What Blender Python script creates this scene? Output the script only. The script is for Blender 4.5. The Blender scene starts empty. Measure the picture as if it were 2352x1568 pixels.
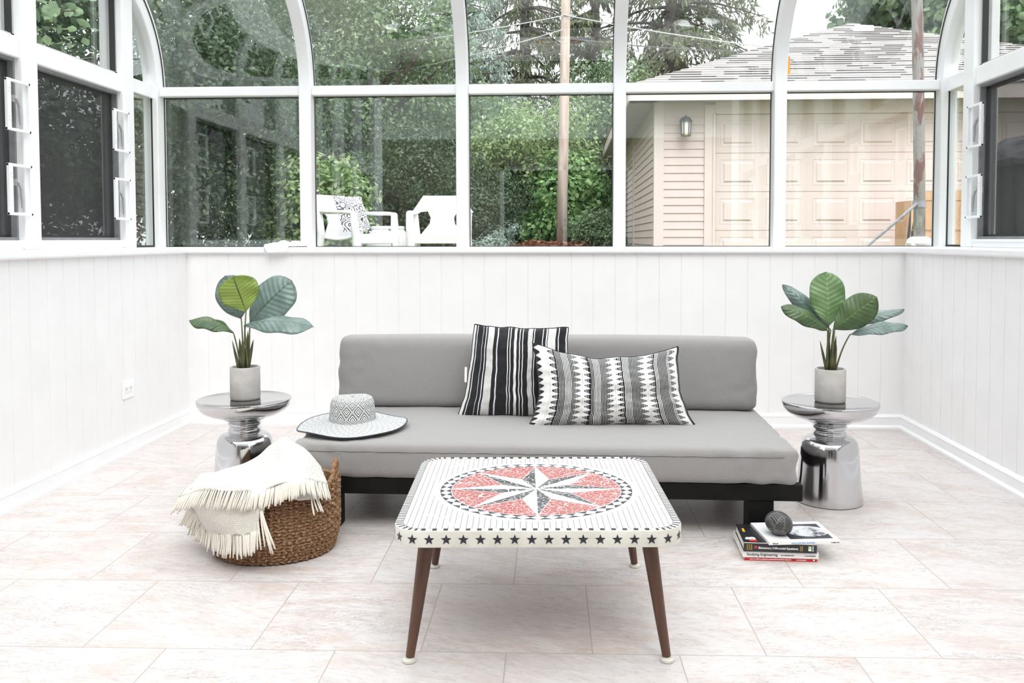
import bpy, bmesh, math, random
import numpy as np
from mathutils import Vector, Matrix, noise
S = bpy.context.scene
COL = S.collection
PI = math.pi
random.seed(7)
RNG = np.random.default_rng(11)

# ------------------------------------------------------------------ node expression helper
class E:
    nt = None
    def __init__(s, v): s.v = v
    @staticmethod
    def m(op, *a, clamp=False):
        n = E.nt.nodes.new('ShaderNodeMath'); n.operation = op; n.use_clamp = clamp
        for i, x in enumerate(a):
            x = x.v if isinstance(x, E) else x
            if isinstance(x, (int, float)): n.inputs[i].default_value = x
            else: E.nt.links.new(x, n.inputs[i])
        return E(n.outputs[0])
    def __add__(a, b): return E.m('ADD', a, b)
    def __radd__(a, b): return E.m('ADD', b, a)
    def __sub__(a, b): return E.m('SUBTRACT', a, b)
    def __rsub__(a, b): return E.m('SUBTRACT', b, a)
    def __mul__(a, b): return E.m('MULTIPLY', a, b)
    def __rmul__(a, b): return E.m('MULTIPLY', b, a)
    def __truediv__(a, b): return E.m('DIVIDE', a, b)
    def __lt__(a, b): return E.m('LESS_THAN', a, b)
    def __gt__(a, b): return E.m('GREATER_THAN', a, b)
def fl(a): return E.m('FLOOR', a)
def fr(a): return E.m('FRACT', a)
def ab(a): return E.m('ABSOLUTE', a)
def sat(a): return E.m('ADD', a, 0.0, clamp=True)
def sn(a): return E.m('SINE', a)
def AND(a, b): return E.m('MULTIPLY', a, b)
def OR(a, b): return E.m('MAXIMUM', a, b)
def NOT(a): return 1.0 - a

class Mat:
    """small wrapper round a principled material"""
    def __init__(s, name, col=(.8, .8, .8), rough=.6, metal=0., spec=.5):
        s.m = bpy.data.materials.new(name); s.m.use_nodes = True
        s.nt = s.m.node_tree; s.b = s.nt.nodes['Principled BSDF']
        s.b.inputs['Base Color'].default_value = (*col, 1); s.b.inputs['Roughness'].default_value = rough
        s.b.inputs['Metallic'].default_value = metal; s.b.inputs['Specular IOR Level'].default_value = spec
        s.m.diffuse_color = (*col, 1)
        E.nt = s.nt
        s._c = {}
    def node(s, t, **k):
        n = s.nt.nodes.new(t)
        for a, b in k.items(): setattr(n, a, b)
        return n
    def link(s, a, b): s.nt.links.new(a.v if isinstance(a, E) else a, b)
    def coord(s, kind='Object'):
        if kind not in s._c:
            t = s.node('ShaderNodeTexCoord'); s._c[kind] = t.outputs[kind]
        return s._c[kind]
    def xyz(s, kind='Object'):
        n = s.node('ShaderNodeSeparateXYZ'); s.link(s.coord(kind), n.inputs[0])
        return [E(o) for o in n.outputs]
    def vec(s, x, y, z=0.):
        n = s.node('ShaderNodeCombineXYZ')
        for i, q in enumerate((x, y, z)):
            if isinstance(q, E): s.link(q, n.inputs[i])
            else: n.inputs[i].default_value = q
        return n.outputs[0]
    def noise(s, scale, detail=3, rough=.5, vec=None, dist=0., kind='Object'):
        n = s.node('ShaderNodeTexNoise'); n.inputs['Scale'].default_value = scale
        n.inputs['Detail'].default_value = detail; n.inputs['Roughness'].default_value = rough
        n.inputs['Distortion'].default_value = dist
        s.link(vec if vec is not None else s.coord(kind), n.inputs['Vector'])
        return E(n.outputs[0])
    def vor(s, scale, feature='F1', vec=None, kind='Object'):
        n = s.node('ShaderNodeTexVoronoi', feature=feature); n.inputs['Scale'].default_value = scale
        s.link(vec if vec is not None else s.coord(kind), n.inputs['Vector'])
        return n
    def white(s, vec):
        n = s.node('ShaderNodeTexWhiteNoise'); s.link(vec, n.inputs['Vector']); return E(n.outputs['Value'])
    def mix(s, f, a, b):
        n = s.node('ShaderNodeMix', data_type='RGBA')
        for q, i in ((f, 0), (a, 6), (b, 7)):
            if isinstance(q, E): s.link(q, n.inputs[i])
            elif isinstance(q, bpy.types.NodeSocket): s.nt.links.new(q, n.inputs[i])
            elif i == 0: n.inputs[0].default_value = q
            else: n.inputs[i].default_value = (*q, 1) if len(q) == 3 else q
        return n.outputs[2]
    def ramp(s, f, stops, interp='LINEAR'):
        n = s.node('ShaderNodeValToRGB'); r = n.color_ramp; r.interpolation = interp
        while len(r.elements) < len(stops): r.elements.new(.5)
        for e, (p, c) in zip(r.elements, stops): e.position = p; e.color = (*c, 1)
        s.link(f, n.inputs[0]); return n.outputs[0]
    def base(s, c): s.link(c, s.b.inputs['Base Color']); return s
    def rough(s, c): s.link(c, s.b.inputs['Roughness']); return s
    def bump(s, h, strength=.3, dist=.01):
        n = s.node('ShaderNodeBump'); n.inputs['Strength'].default_value = strength; n.inputs['Distance'].default_value = dist
        s.link(h, n.inputs['Height']); s.nt.links.new(n.outputs[0], s.b.inputs['Normal']); return s
    def maprange(s, f, a, b, c=0., d=1.):
        n = s.node('ShaderNodeMapRange'); n.clamp = True
        s.link(f, n.inputs[0])
        for i, q in enumerate((a, b, c, d)): n.inputs[i + 1].default_value = q
        return E(n.outputs[0])

def noisy(name, c1, c2, scale, rough=.6, bump=0, bs=None, metal=0, detail=4, bdist=.005, lo=.35, hi=.65, spec=.5):
    M = Mat(name, c1, rough, metal, spec)
    n = M.noise(scale, detail)
    M.base(M.mix(M.maprange(n, lo, hi), c1, c2))
    if bump: M.bump(M.noise(bs or scale * 2, 4), bump, bdist)
    return M.m

def glass_mat(name, tint=(.95, .98, .965), f0=.05, fmax=.9):
    m = bpy.data.materials.new(name); m.use_nodes = True; nt = m.node_tree; nt.nodes.clear(); E.nt = nt
    out = nt.nodes.new('ShaderNodeOutputMaterial'); mx = nt.nodes.new('ShaderNodeMixShader')
    tr = nt.nodes.new('ShaderNodeBsdfTransparent'); gl = nt.nodes.new('ShaderNodeBsdfGlossy'); lw = nt.nodes.new('ShaderNodeLayerWeight')
    lw.inputs['Blend'].default_value = .5
    tr.inputs[0].default_value = (*tint, 1); gl.inputs['Color'].default_value = (.95, 1, .98, 1); gl.inputs['Roughness'].default_value = 0.0
    f = E.m('POWER', E(lw.outputs['Facing']), 4.0) * (fmax - f0) + f0
    nt.links.new(f.v, mx.inputs[0]); nt.links.new(tr.outputs[0], mx.inputs[1]); nt.links.new(gl.outputs[0], mx.inputs[2])
    nt.links.new(mx.outputs[0], out.inputs[0]); m.diffuse_color = (.8, .9, .9, .2)
    return m

# ------------------------------------------------------------------ mesh helpers
class MB:
    """collects shapes, then links them as one mesh object"""
    def __init__(s): s.v = []; s.f = []; s.mi = []; s.uv = None
    def add(s, v, f, mi=0):
        o = len(s.v); s.v += [tuple(p) for p in v]; s.f += [tuple(i + o for i in q) for q in f]
        s.mi += (list(mi) if hasattr(mi, '__len__') else [mi] * len(f)); return s
    def box(s, x0, x1, y0, y1, z0, z1, mi=0, M=None):
        v = [(x, y, z) for z in (z0, z1) for y in (y0, y1) for x in (x0, x1)]
        if M is not None: v = [tuple(M @ Vector(p)) for p in v]
        return s.add(v, [(0, 2, 3, 1), (4, 5, 7, 6), (0, 1, 5, 4), (2, 6, 7, 3), (0, 4, 6, 2), (1, 3, 7, 5)], mi)
    def prism(s, poly, axis, a, b, mi=0):
        """extrude a closed 2-D polygon along axis (0,1,2) from a to b"""
        def P(u, w, t): return {0: (t, u, w), 1: (u, t, w), 2: (u, w, t)}[axis]
        n = len(poly); v = [P(u, w, a) for u, w in poly] + [P(u, w, b) for u, w in poly]
        f = [(i, (i + 1) % n, n + (i + 1) % n, n + i) for i in range(n)] + [tuple(range(n))[::-1], tuple(range(n, 2 * n))]
        return s.add(v, f, mi)
    def lathe(s, prof, c=(0, 0, 0), n=48, mi=0, close=True, sx=1, sy=1):
        v = []; f = []
        for r, z in prof:
            for k in range(n):
                t = 2 * PI * k / n; v.append((c[0] + r * sx * math.cos(t), c[1] + r * sy * math.sin(t), c[2] + z))
        for i in range(len(prof) - 1):
            for k in range(n):
                a = i * n + k; b = i * n + (k + 1) % n; f.append((a, b, b + n, a + n))
        if close:
            f.append(tuple(range(n))[::-1]); f.append(tuple((len(prof) - 1) * n + k for k in range(n)))
        return s.add(v, f, mi)
    def tube(s, pts, r, n=8, mi=0, cap=True, ry=None):
        pts = [Vector(p) for p in pts]; m = len(pts)
        rs = r if hasattr(r, '__len__') else [r] * m
        v = []; f = []; up = None
        for i, p in enumerate(pts):
            d = (pts[min(i + 1, m - 1)] - pts[max(i - 1, 0)]).normalized()
            if up is None:
                up = Vector((0, 0, 1)) if abs(d.z) < .9 else Vector((0, 1, 0))
            a = d.cross(up).normalized(); b = a.cross(d).normalized(); up = b
            for k in range(n):
                t = 2 * PI * k / n; v.append(p + (a * math.cos(t) + b * math.sin(t) * (ry or 1)) * rs[i])
        for i in range(m - 1):
            for k in range(n):
                q = i * n + k; w = i * n + (k + 1) % n; f.append((q, w, w + n, q + n))
        if cap: f.append(tuple(range(n))[::-1]); f.append(tuple((m - 1) * n + k for k in range(n)))
        return s.add(v, f, mi)
    def grid(s, P, nu, nv, mi=0, uv=False):
        """P(u,v)->point, u,v in 0..1; mi may be a function of (u,v) at face centres"""
        v = [P(i / nu, j / nv) for j in range(nv + 1) for i in range(nu + 1)]
        f = []; mm = []
        for j in range(nv):
            for i in range(nu):
                a = j * (nu + 1) + i; f.append((a, a + 1, a + nu + 2, a + nu + 1))
                mm.append(mi((i + .5) / nu, (j + .5) / nv) if callable(mi) else mi)
        if uv:
            o = len(s.v); s.uv = s.uv or {}
            for j in range(nv + 1):
                for i in range(nu + 1): s.uv[o + j * (nu + 1) + i] = (i / nu, j / nv)
        return s.add(v, f, mm)
    def build(s, name, mats, parent=None, smooth=False, bevel=0, seg=2, weld=False, loc=None, angle=None, subsurf=0, solid=0):
        me = bpy.data.meshes.new(name); me.from_pydata(s.v, [], s.f)
        mats = mats if isinstance(mats, (list, tuple)) else [mats]
        for m in mats: me.materials.append(m)
        if any(s.mi): me.polygons.foreach_set('material_index', s.mi)
        if s.uv:
            l = me.uv_layers.new(name='UVMap')
            for lp in me.loops: l.data[lp.index].uv = s.uv.get(lp.vertex_index, (0, 0))
        if weld:
            bm = bmesh.new(); bm.from_mesh(me); bmesh.ops.remove_doubles(bm, verts=bm.verts, dist=1e-5)
            bmesh.ops.recalc_face_normals(bm, faces=bm.faces); bm.to_mesh(me); bm.free()
        else: me.update()
        if smooth:
            me.polygons.foreach_set('use_smooth', [True] * len(me.polygons))
            if angle is not None: me.set_sharp_from_angle(angle=math.radians(angle))
        o = bpy.data.objects.new(name, me); COL.objects.link(o)
        if parent: o.parent = parent
        if loc: o.location = loc
        if solid:
            d = o.modifiers.new('s', 'SOLIDIFY'); d.thickness = solid; d.offset = 0
        if bevel:
            d = o.modifiers.new('b', 'BEVEL'); d.width = bevel; d.segments = seg; d.limit_method = 'ANGLE'; d.angle_limit = math.radians(40)
        if subsurf:
            d = o.modifiers.new('u', 'SUBSURF'); d.levels = subsurf; d.render_levels = subsurf
        return o

def thing(name, label, cat, loc=(0, 0, 0), rz=0, group=None):
    o = bpy.data.objects.new(name, None); COL.objects.link(o); o.location = loc; o.rotation_euler = (0, 0, rz); o.empty_display_size = .1
    return tag(o, label, cat, group)
def tag(o, label, cat, group=None, kind=None):
    o['label'] = label; o['category'] = cat
    if group: o['group'] = group
    if kind: o['kind'] = kind
    return o
def struct(o, label=None):
    o['kind'] = 'structure'
    if label: o['label'] = label
    return o
def sempty(name, label=None, loc=(0, 0, 0)):
    o = bpy.data.objects.new(name, None); COL.objects.link(o); o.location = loc; o.empty_display_size = .1
    return struct(o, label)

def text_mesh(name, body, size, mat, parent, M, align='LEFT', extrude=.0002, bold=0.):
    c = bpy.data.curves.new(name, 'FONT'); c.body = body; c.size = size; c.extrude = extrude; c.align_x = align; c.offset = bold
    c.resolution_u = 3
    t = bpy.data.objects.new(name + '_tmp', c); COL.objects.link(t)
    dg = bpy.context.evaluated_depsgraph_get()
    me = bpy.data.meshes.new_from_object(t.evaluated_get(dg)); bpy.data.objects.remove(t)
    me.transform(M); me.materials.clear(); me.materials.append(mat)
    o = bpy.data.objects.new(name, me); COL.objects.link(o); o.parent = parent
    return o

# ------------------------------------------------------------------ materials
def mk_paint(name, c, r=.45): return noisy(name, c, tuple(x * .97 for x in c), 6, r, .03, 60, bdist=.002)
PAINT = mk_paint('white_panel_paint', (.86, .85, .85), .6)
TRIMP = mk_paint('white_trim_paint', (.9, .9, .91), .35)
FRAMEP = mk_paint('white_window_vinyl', (.94, .945, .955), .3)
GREYF = noisy('grey_sash_metal', (.22, .22, .225), (.27, .27, .275), 20, .5)
BLACKG = Mat('black_gasket', (.03, .03, .03), .6).m
GLASS = glass_mat('window_glass', (.965, .975, .972), f0=.075)
ROOFG = glass_mat('roof_glass', (.97, .985, .975), f0=.03)

def floor_mat():
    M = Mat('travertine_tile', (.85, .8, .77), .35)
    x, y, z = M.xyz()
    T = .459
    a = math.radians(1.0)
    xr = x * math.cos(a) + y * math.sin(a); yr = y * math.cos(a) - x * math.sin(a)
    yy = (yr - 2.27) / T; row = fl(yy); fy = fr(yy)
    off = E.m('MODULO', E.m('ABSOLUTE', row), 2.0) * .5
    xx = (xr - .112) / T + off; colu = fl(xx); fx = fr(xx)
    rnd = M.white(M.vec(colu, row, 3.)); rnd2 = M.white(M.vec(colu, row, 9.))
    gx = E.m('MINIMUM', fx, 1.0 - fx); gy = E.m('MINIMUM', fy, 1.0 - fy)
    grout = E.m('MINIMUM', gx, gy) < .0042
    # veins follow the long side, different per tile
    sl = (rnd - .5) * .5 + .12
    v1 = M.vec(xr * 2.6 + rnd * 37., (yr + xr * sl) * 9. + rnd2 * 51., rnd * 7.)
    v2 = M.vec(xr * 1.6 + rnd2 * 17., (yr + xr * sl) * 3.5 + rnd * 21., rnd2 * 5.)
    n1 = M.noise(3.4, 12, .74, v1, .9); n2 = M.noise(1.6, 8, .68, v2, .9); n3 = M.noise(34, 6, .8, v1); n4 = M.noise(2.0, 5, .6, v2, .5); n5 = M.noise(11, 9, .82, v1, .5); n6 = M.noise(60, 4, .7)
    c = M.mix(M.maprange(n2, .46, .62), (0.632, 0.594, 0.582), (0.587, 0.485, 0.443))
    c = M.mix(M.maprange(n1, .50, .64, 0, .8), c, (0.702, 0.670, 0.663))
    c = M.mix(M.maprange(n1, .45, .36, 0, .75), c, (0.516, 0.432, 0.406))
    c = M.mix(M.maprange(n5, .47, .36, 0, .9), c, (0.427, 0.351, 0.329))
    c = M.mix(M.maprange(n5, .54, .66, 0, .75), c, (0.730, 0.702, 0.697))
    c = M.mix(AND(M.maprange(n6, .60, .66, 0, .5), M.maprange(n5, .5, .42)), c, (0.309, 0.258, 0.248))
    c = M.mix(M.maprange(rnd, 0, 1, 0, .30), c, (0.579, 0.540, 0.530))
    speck = AND(M.maprange(n3, .56, .62), M.maprange(n4, .50, .58))
    c = M.mix(speck * .85, c, (0.225, 0.200, 0.205))
    thin = M.maprange(ab(n1 - .46), .008, .0, 0, .7)
    c = M.mix(AND(thin, M.maprange(n4, .45, .55)), c, (0.308, 0.247, 0.240))
    c = M.mix(grout, c, (0.430, 0.378, 0.342))
    M.base(c); M.rough(M.maprange(n1, .3, .7, .30, .48))
    M.bump(NOT(grout) * .6 - speck * .25 + n5 * .25, .35, .003)
    return M.m
FLOOR = floor_mat()

def fabric(name, c, c2=None, weave=900, bump=.12, r=.9, wr=True):
    M = Mat(name, c, r, spec=.2)
    c2 = c2 or tuple(q * .88 for q in c)
    M.base(M.mix(M.maprange(M.noise(260, 3, .7), .3, .7), c, c2))
    x, y, z = M.xyz()
    h = sn(x * weave) * sn(z * weave + y * weave) * .15
    if wr: h = h + M.noise(7, 5, .6, dist=1.2) * 3.
    M.bump(h, bump, .01)
    M.b.inputs['Sheen Weight'].default_value = .25
    return M.m
GREY = fabric('grey_canvas', (.315, .298, .294), (.275, .262, .258), bump=.1)
DARKW = noisy('black_stained_wood', (.005, .0047, .0045), (.010, .009, .0085), 9, .6, .1, 60, spec=.15)
WALNUT = None
def wood(name, c1, c2, s=1., r=.4, ax=2):
    M = Mat(name, c1, r)
    x, y, z = M.xyz()
    v = M.vec(x * 40 * s, y * 40 * s, z * 3 * s) if ax == 2 else M.vec(x * 3 * s, y * 40 * s, z * 40 * s)
    n = M.noise(1., 6, .6, v, .5)
    M.base(M.mix(M.maprange(n, .3, .7), c1, c2)); M.bump(n, .12, .002)
    return M.m
WALNUT = wood('walnut', (.060, .026, .016), (.125, .055, .030))
POLEW = wood('weathered_pole_wood', (.50, .37, .30), (.78, .68, .60), .35, .85)
CHROME = Mat('polished_aluminium', (.64, .64, .65), .06, 1.)
CHROME.rough(CHROME.maprange(CHROME.noise(5, 3),   .3, .7, .08, .17)); CHROME = CHROME.m
CONC = noisy('pale_concrete', (.46, .435, .415), (.54, .515, .50), 22, .85, .1, 90)
SOIL = noisy('dark_soil', (.02, .016, .012), (.06, .045, .03), 60, .95, .4, 90)
STEM = noisy('plant_stem', (.05, .08, .03), (.14, .16, .05), 14, .6)
SHEATH = noisy('brown_leaf_sheath', (.04, .045, .02), (.11, .10, .045), 14, .7)

# ------------------------------------------------------------------ camera
F_PX, YAW, PITCH, ROLL, CX, CY, EYE = 1998., .0477, .0426, -.0012, 1204., 634.5, 1.1
cd = bpy.data.cameras.new('camera'); cam = bpy.data.objects.new('camera', cd); COL.objects.link(cam); S.camera = cam
Fv = Vector((-math.sin(YAW) * math.cos(PITCH), math.cos(YAW) * math.cos(PITCH), -math.sin(PITCH)))
Rv = Vector((math.cos(YAW), math.sin(YAW), 0)); Uv = Rv.cross(Fv)
R2 = Rv * math.cos(ROLL) + Uv * math.sin(ROLL); U2 = -Rv * math.sin(ROLL) + Uv * math.cos(ROLL)
Mx = Matrix((R2, U2, -Fv)).transposed().to_4x4(); Mx.translation = Vector((0, 0, EYE)); cam.matrix_world = Mx
cd.sensor_width = 36; cd.lens = F_PX / 2352 * 36; cd.shift_x = -(CX - 1176) / 2352; cd.shift_y = -(784 - CY) / 2352
cd.clip_start = .05; cd.clip_end = 500

# ------------------------------------------------------------------ room shell
YB, XL, XR, BP = 5.10, -2.266, 1.949, .1277        # knee wall planes, plank pitch
YG, XWL, XWR = 5.27, -2.505, 2.22                   # glazing planes
ZL, ZLT = 1.018, 1.055                              # ledge underside / top
YF = -1.3                                           # house wall behind the viewer
RC, ZC, TH = .68, 2.0, math.radians(78)

MB().box(XL - .5, XR + .5, YF - .1, YB + .3, -.12, 0).build('floor', FLOOR)
struct(bpy.data.objects['floor'])

def grooved(length, start, n_skip=0):
    """plank profile along a wall: list of (s, depth)"""
    p = [(0, 0)]; k = 1
    while k * BP < length - .01:
        s = k * BP; p += [(s - .0028, 0), (s - .0012, .003), (s + .0012, .003), (s + .0028, 0)]; k += 1
    p.append((length, 0)); return p
LY = YB - YF
pr = grooved(XR - XL, 0)
struct(MB().prism([(XL + s, YB + d) for s, d in pr] + [(XR, YG - .02), (XL, YG - .02)], 2, -.05, ZL).build('wall_back', PAINT))
pr = grooved(LY, 0)
struct(MB().prism([(XL - d, YB - s) for s, d in pr] + [(XWL + .02, YF), (XWL + .02, YB)], 2, -.05, ZL).build('wall_left', PAINT))
struct(MB().prism([(XR + d, YB - s) for s, d in pr] + [(XWR - .02, YF), (XWR - .02, YB)], 2, -.05, ZL).build('wall_right', PAINT))
# corner fill behind the planks
# baseboards: moulded profile (distance from wall, height)
bp = [(0, 0), (.026, 0), (.026, .012), (.018, .022), (.015, .024), (.015, .062), (.017, .070), (.012, .078), (.008, .083), (0, .084)]
struct(MB().prism([(YB - d, z) for d, z in bp], 0, XL, XR).build('baseboard_back', TRIMP))
struct(MB().prism([(XL + d, z) for d, z in bp], 1, YF, YB - .0).build('baseboard_left', TRIMP))
struct(MB().prism([(XR - d, z) for d, z in bp], 1, YF, YB - .0).build('baseboard_right', TRIMP))
# ledges (window stools)
def ledge(name, pts_prism): return struct(pts_prism.build(name, TRIMP, bevel=.006))
ledge('trim_1', MB().prism([(YB - .022, ZL + .006), (YB - .022, ZLT - .006), (YB - .016, ZLT), (YG + .03, ZLT), (YG + .03, ZL), (YB - .016, ZL)], 0, XWL - .05, XWR + .05))
ledge('trim_2', MB().prism([(XL + .022, ZL + .006), (XL + .022, ZLT - .006), (XL + .016, ZLT), (XWL - .05, ZLT), (XWL - .05, ZL), (XL + .016, ZL)], 1, YF, YB - .016))
ledge('trim_3', MB().prism([(XR - .022, ZL + .006), (XR - .022, ZLT - .006), (XR - .016, ZLT), (XWR + .05, ZLT), (XWR + .05, ZL), (XR - .016, ZL)], 1, YF, YB - .016))

# curved glazing bars
def path(rad_off, n=20):
    """(y,z) of the eave curve offset inward by rad_off from the outer line"""
    pts = [(YG + .02 - rad_off, ZLT - .03)]
    R = RC - rad_off; cy = YG + .02 - RC
    for i in range(n + 1):
        t = TH * i / n; pts.append((cy + R * math.cos(t), ZC + R * math.sin(t)))
    y, z = pts[-1]; dy = -1; L = (y - YF)
    pts.append((YF, z + L * math.tan(PI / 2 - TH)))
    return pts
def rib(name, x, w, depth=.115):
    a = path(0); b = path(depth); n = len(a); v = []; f = []
    for (y, z), (y2, z2) in zip(a, b):
        v += [(x - w, y, z), (x + w, y, z), (x + w, y2, z2), (x - w, y2, z2)]
    for i in range(n - 1):
        for k in range(4):
            q = i * 4 + k; r = i * 4 + (k + 1) % 4; f.append((q, r, r + 4, q + 4))
    f += [(0, 3, 2, 1), tuple((n - 1) * 4 + k for k in range(4))]
    m = MB(); m.add(v, f)
    return struct(m.build(name, FRAMEP, smooth=True, angle=30, bevel=.006))
RX = [-2.505, -1.562, -.617, .318, 1.253, 2.215]
for i, x in enumerate(RX): rib('trim_%d' % (4 + i), x, .045 if i in (0, 5) else .036)
# horizontal rails of the back glazing and along the sill
for i in range(5):
    w0 = .045 if i == 0 else .036; w1 = .045 if i == 4 else .036
    x0, x1 = RX[i] + w0, RX[i + 1] - w1
    struct(MB().box(x0, x1, YG - .07, YG + .015, 1.966, 2.022).build('trim_%d' % (10 + i), FRAMEP, bevel=.005))
    w = sempty('window_%d' % (i + 1), None)
    b = .008
    # flat lower pane, black gasket, curved upper pane, sloping roof pane
    MB().box(x0, x1, YG - .004, YG + .004, ZLT, 1.966).build('pane', GLASS, w)
    g = MB()
    for (a0, a1, c0, c1) in ((x0, x0 + b * .6, ZLT, 1.966), (x1 - b * .6, x1, ZLT, 1.966), (x0, x1, ZLT, ZLT + b * .5), (x0, x1, 1.966 - b * .7, 1.966)):
        g.box(a0, a1, YG - .012, YG - .005, c0, c1)
    g.build('gasket', BLACKG, w)
    cp = path(.02, 28)[1:-1]; cp = [(YG, 2.022)] + cp; c2 = path(.028, 28)[1:-1]; c2 = [(YG - .008, 2.022)] + c2
    def curved(x0, x1, a, c):
        m = MB(); n = len(a); v = []; f = []
        for (y, z), (y2, z2) in zip(a, c): v += [(x0, y, z), (x1, y, z), (x1, y2, z2), (x0, y2, z2)]
        for q in range(n - 1):
            for k in range(4): r = (k + 1) % 4; f.append((q * 4 + k, q * 4 + r, q * 4 + r + 4, q * 4 + k + 4))
        f += [(0, 3, 2, 1), tuple((n - 1) * 4 + k for k in range(4))]
        m.add(v, f); return m
    curved(x0, x1, cp, c2).build('curved_pane', GLASS, w, smooth=True, angle=40)
    g1, g2 = path(.03, 28)[1:-1], path(.037, 28)[1:-1]
    gg = curved(x0, x0 + b * .6, g1, g2); g3 = curved(x1 - b * .6, x1, g1, g2); gg.add(g3.v, g3.f)
    gg.build('curved_gasket', BLACKG, w)
    ya, za = path(.02)[-2]; yb_, zb_ = path(.02)[-1]
    MB().prism([(ya - .03, za + .006), (yb_, zb_), (yb_, zb_ - .008), (ya - .03, za - .002)], 0, x0, x1).build('roof_pane', ROOFG, w)
# ridge purlins on the roof
ya, za = path(.02)[-2]; sl = math.tan(PI / 2 - TH)
n_tr = 15
for yy in (ya, 2.9, 1.1, -.6):
    z = za + (ya - yy) * sl
    struct(MB().prism([(yy - .03, z + .02), (yy + .03, z + .008), (yy + .03, z - .075), (yy - .03, z - .063)], 0, XWL, XWR).build('trim_%d' % n_tr, FRAMEP)); n_tr += 1

# ---- side walls: posts, rails, casements
HROW = (1.11, 1.925, 2.02)
def roof_z(y):
    yy, zz = path(.1)[-2]
    if y <= yy: return zz + (yy - y) * sl
    cy = YG + .02 - RC; R = RC - .1
    return ZC + math.sqrt(max(R * R - (y - cy) ** 2, 0)) if y < cy + R else ZC
def screen_mat():
    m = bpy.data.materials.new('insect_screen'); m.use_nodes = True; nt = m.node_tree; nt.nodes.clear()
    out = nt.nodes.new('ShaderNodeOutputMaterial'); mx = nt.nodes.new('ShaderNodeMixShader'); mx.inputs[0].default_value = .48
    tr = nt.nodes.new('ShaderNodeBsdfTransparent'); d = nt.nodes.new('ShaderNodeBsdfDiffuse'); d.inputs[0].default_value = (.07, .07, .073, 1)
    nt.links.new(tr.outputs[0], mx.inputs[1]); nt.links.new(d.outputs[0], mx.inputs[2]); nt.links.new(mx.outputs[0], out.inputs[0])
    m.diffuse_color = (.2, .2, .2, .5); return m
SCREEN = screen_mat()
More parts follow.
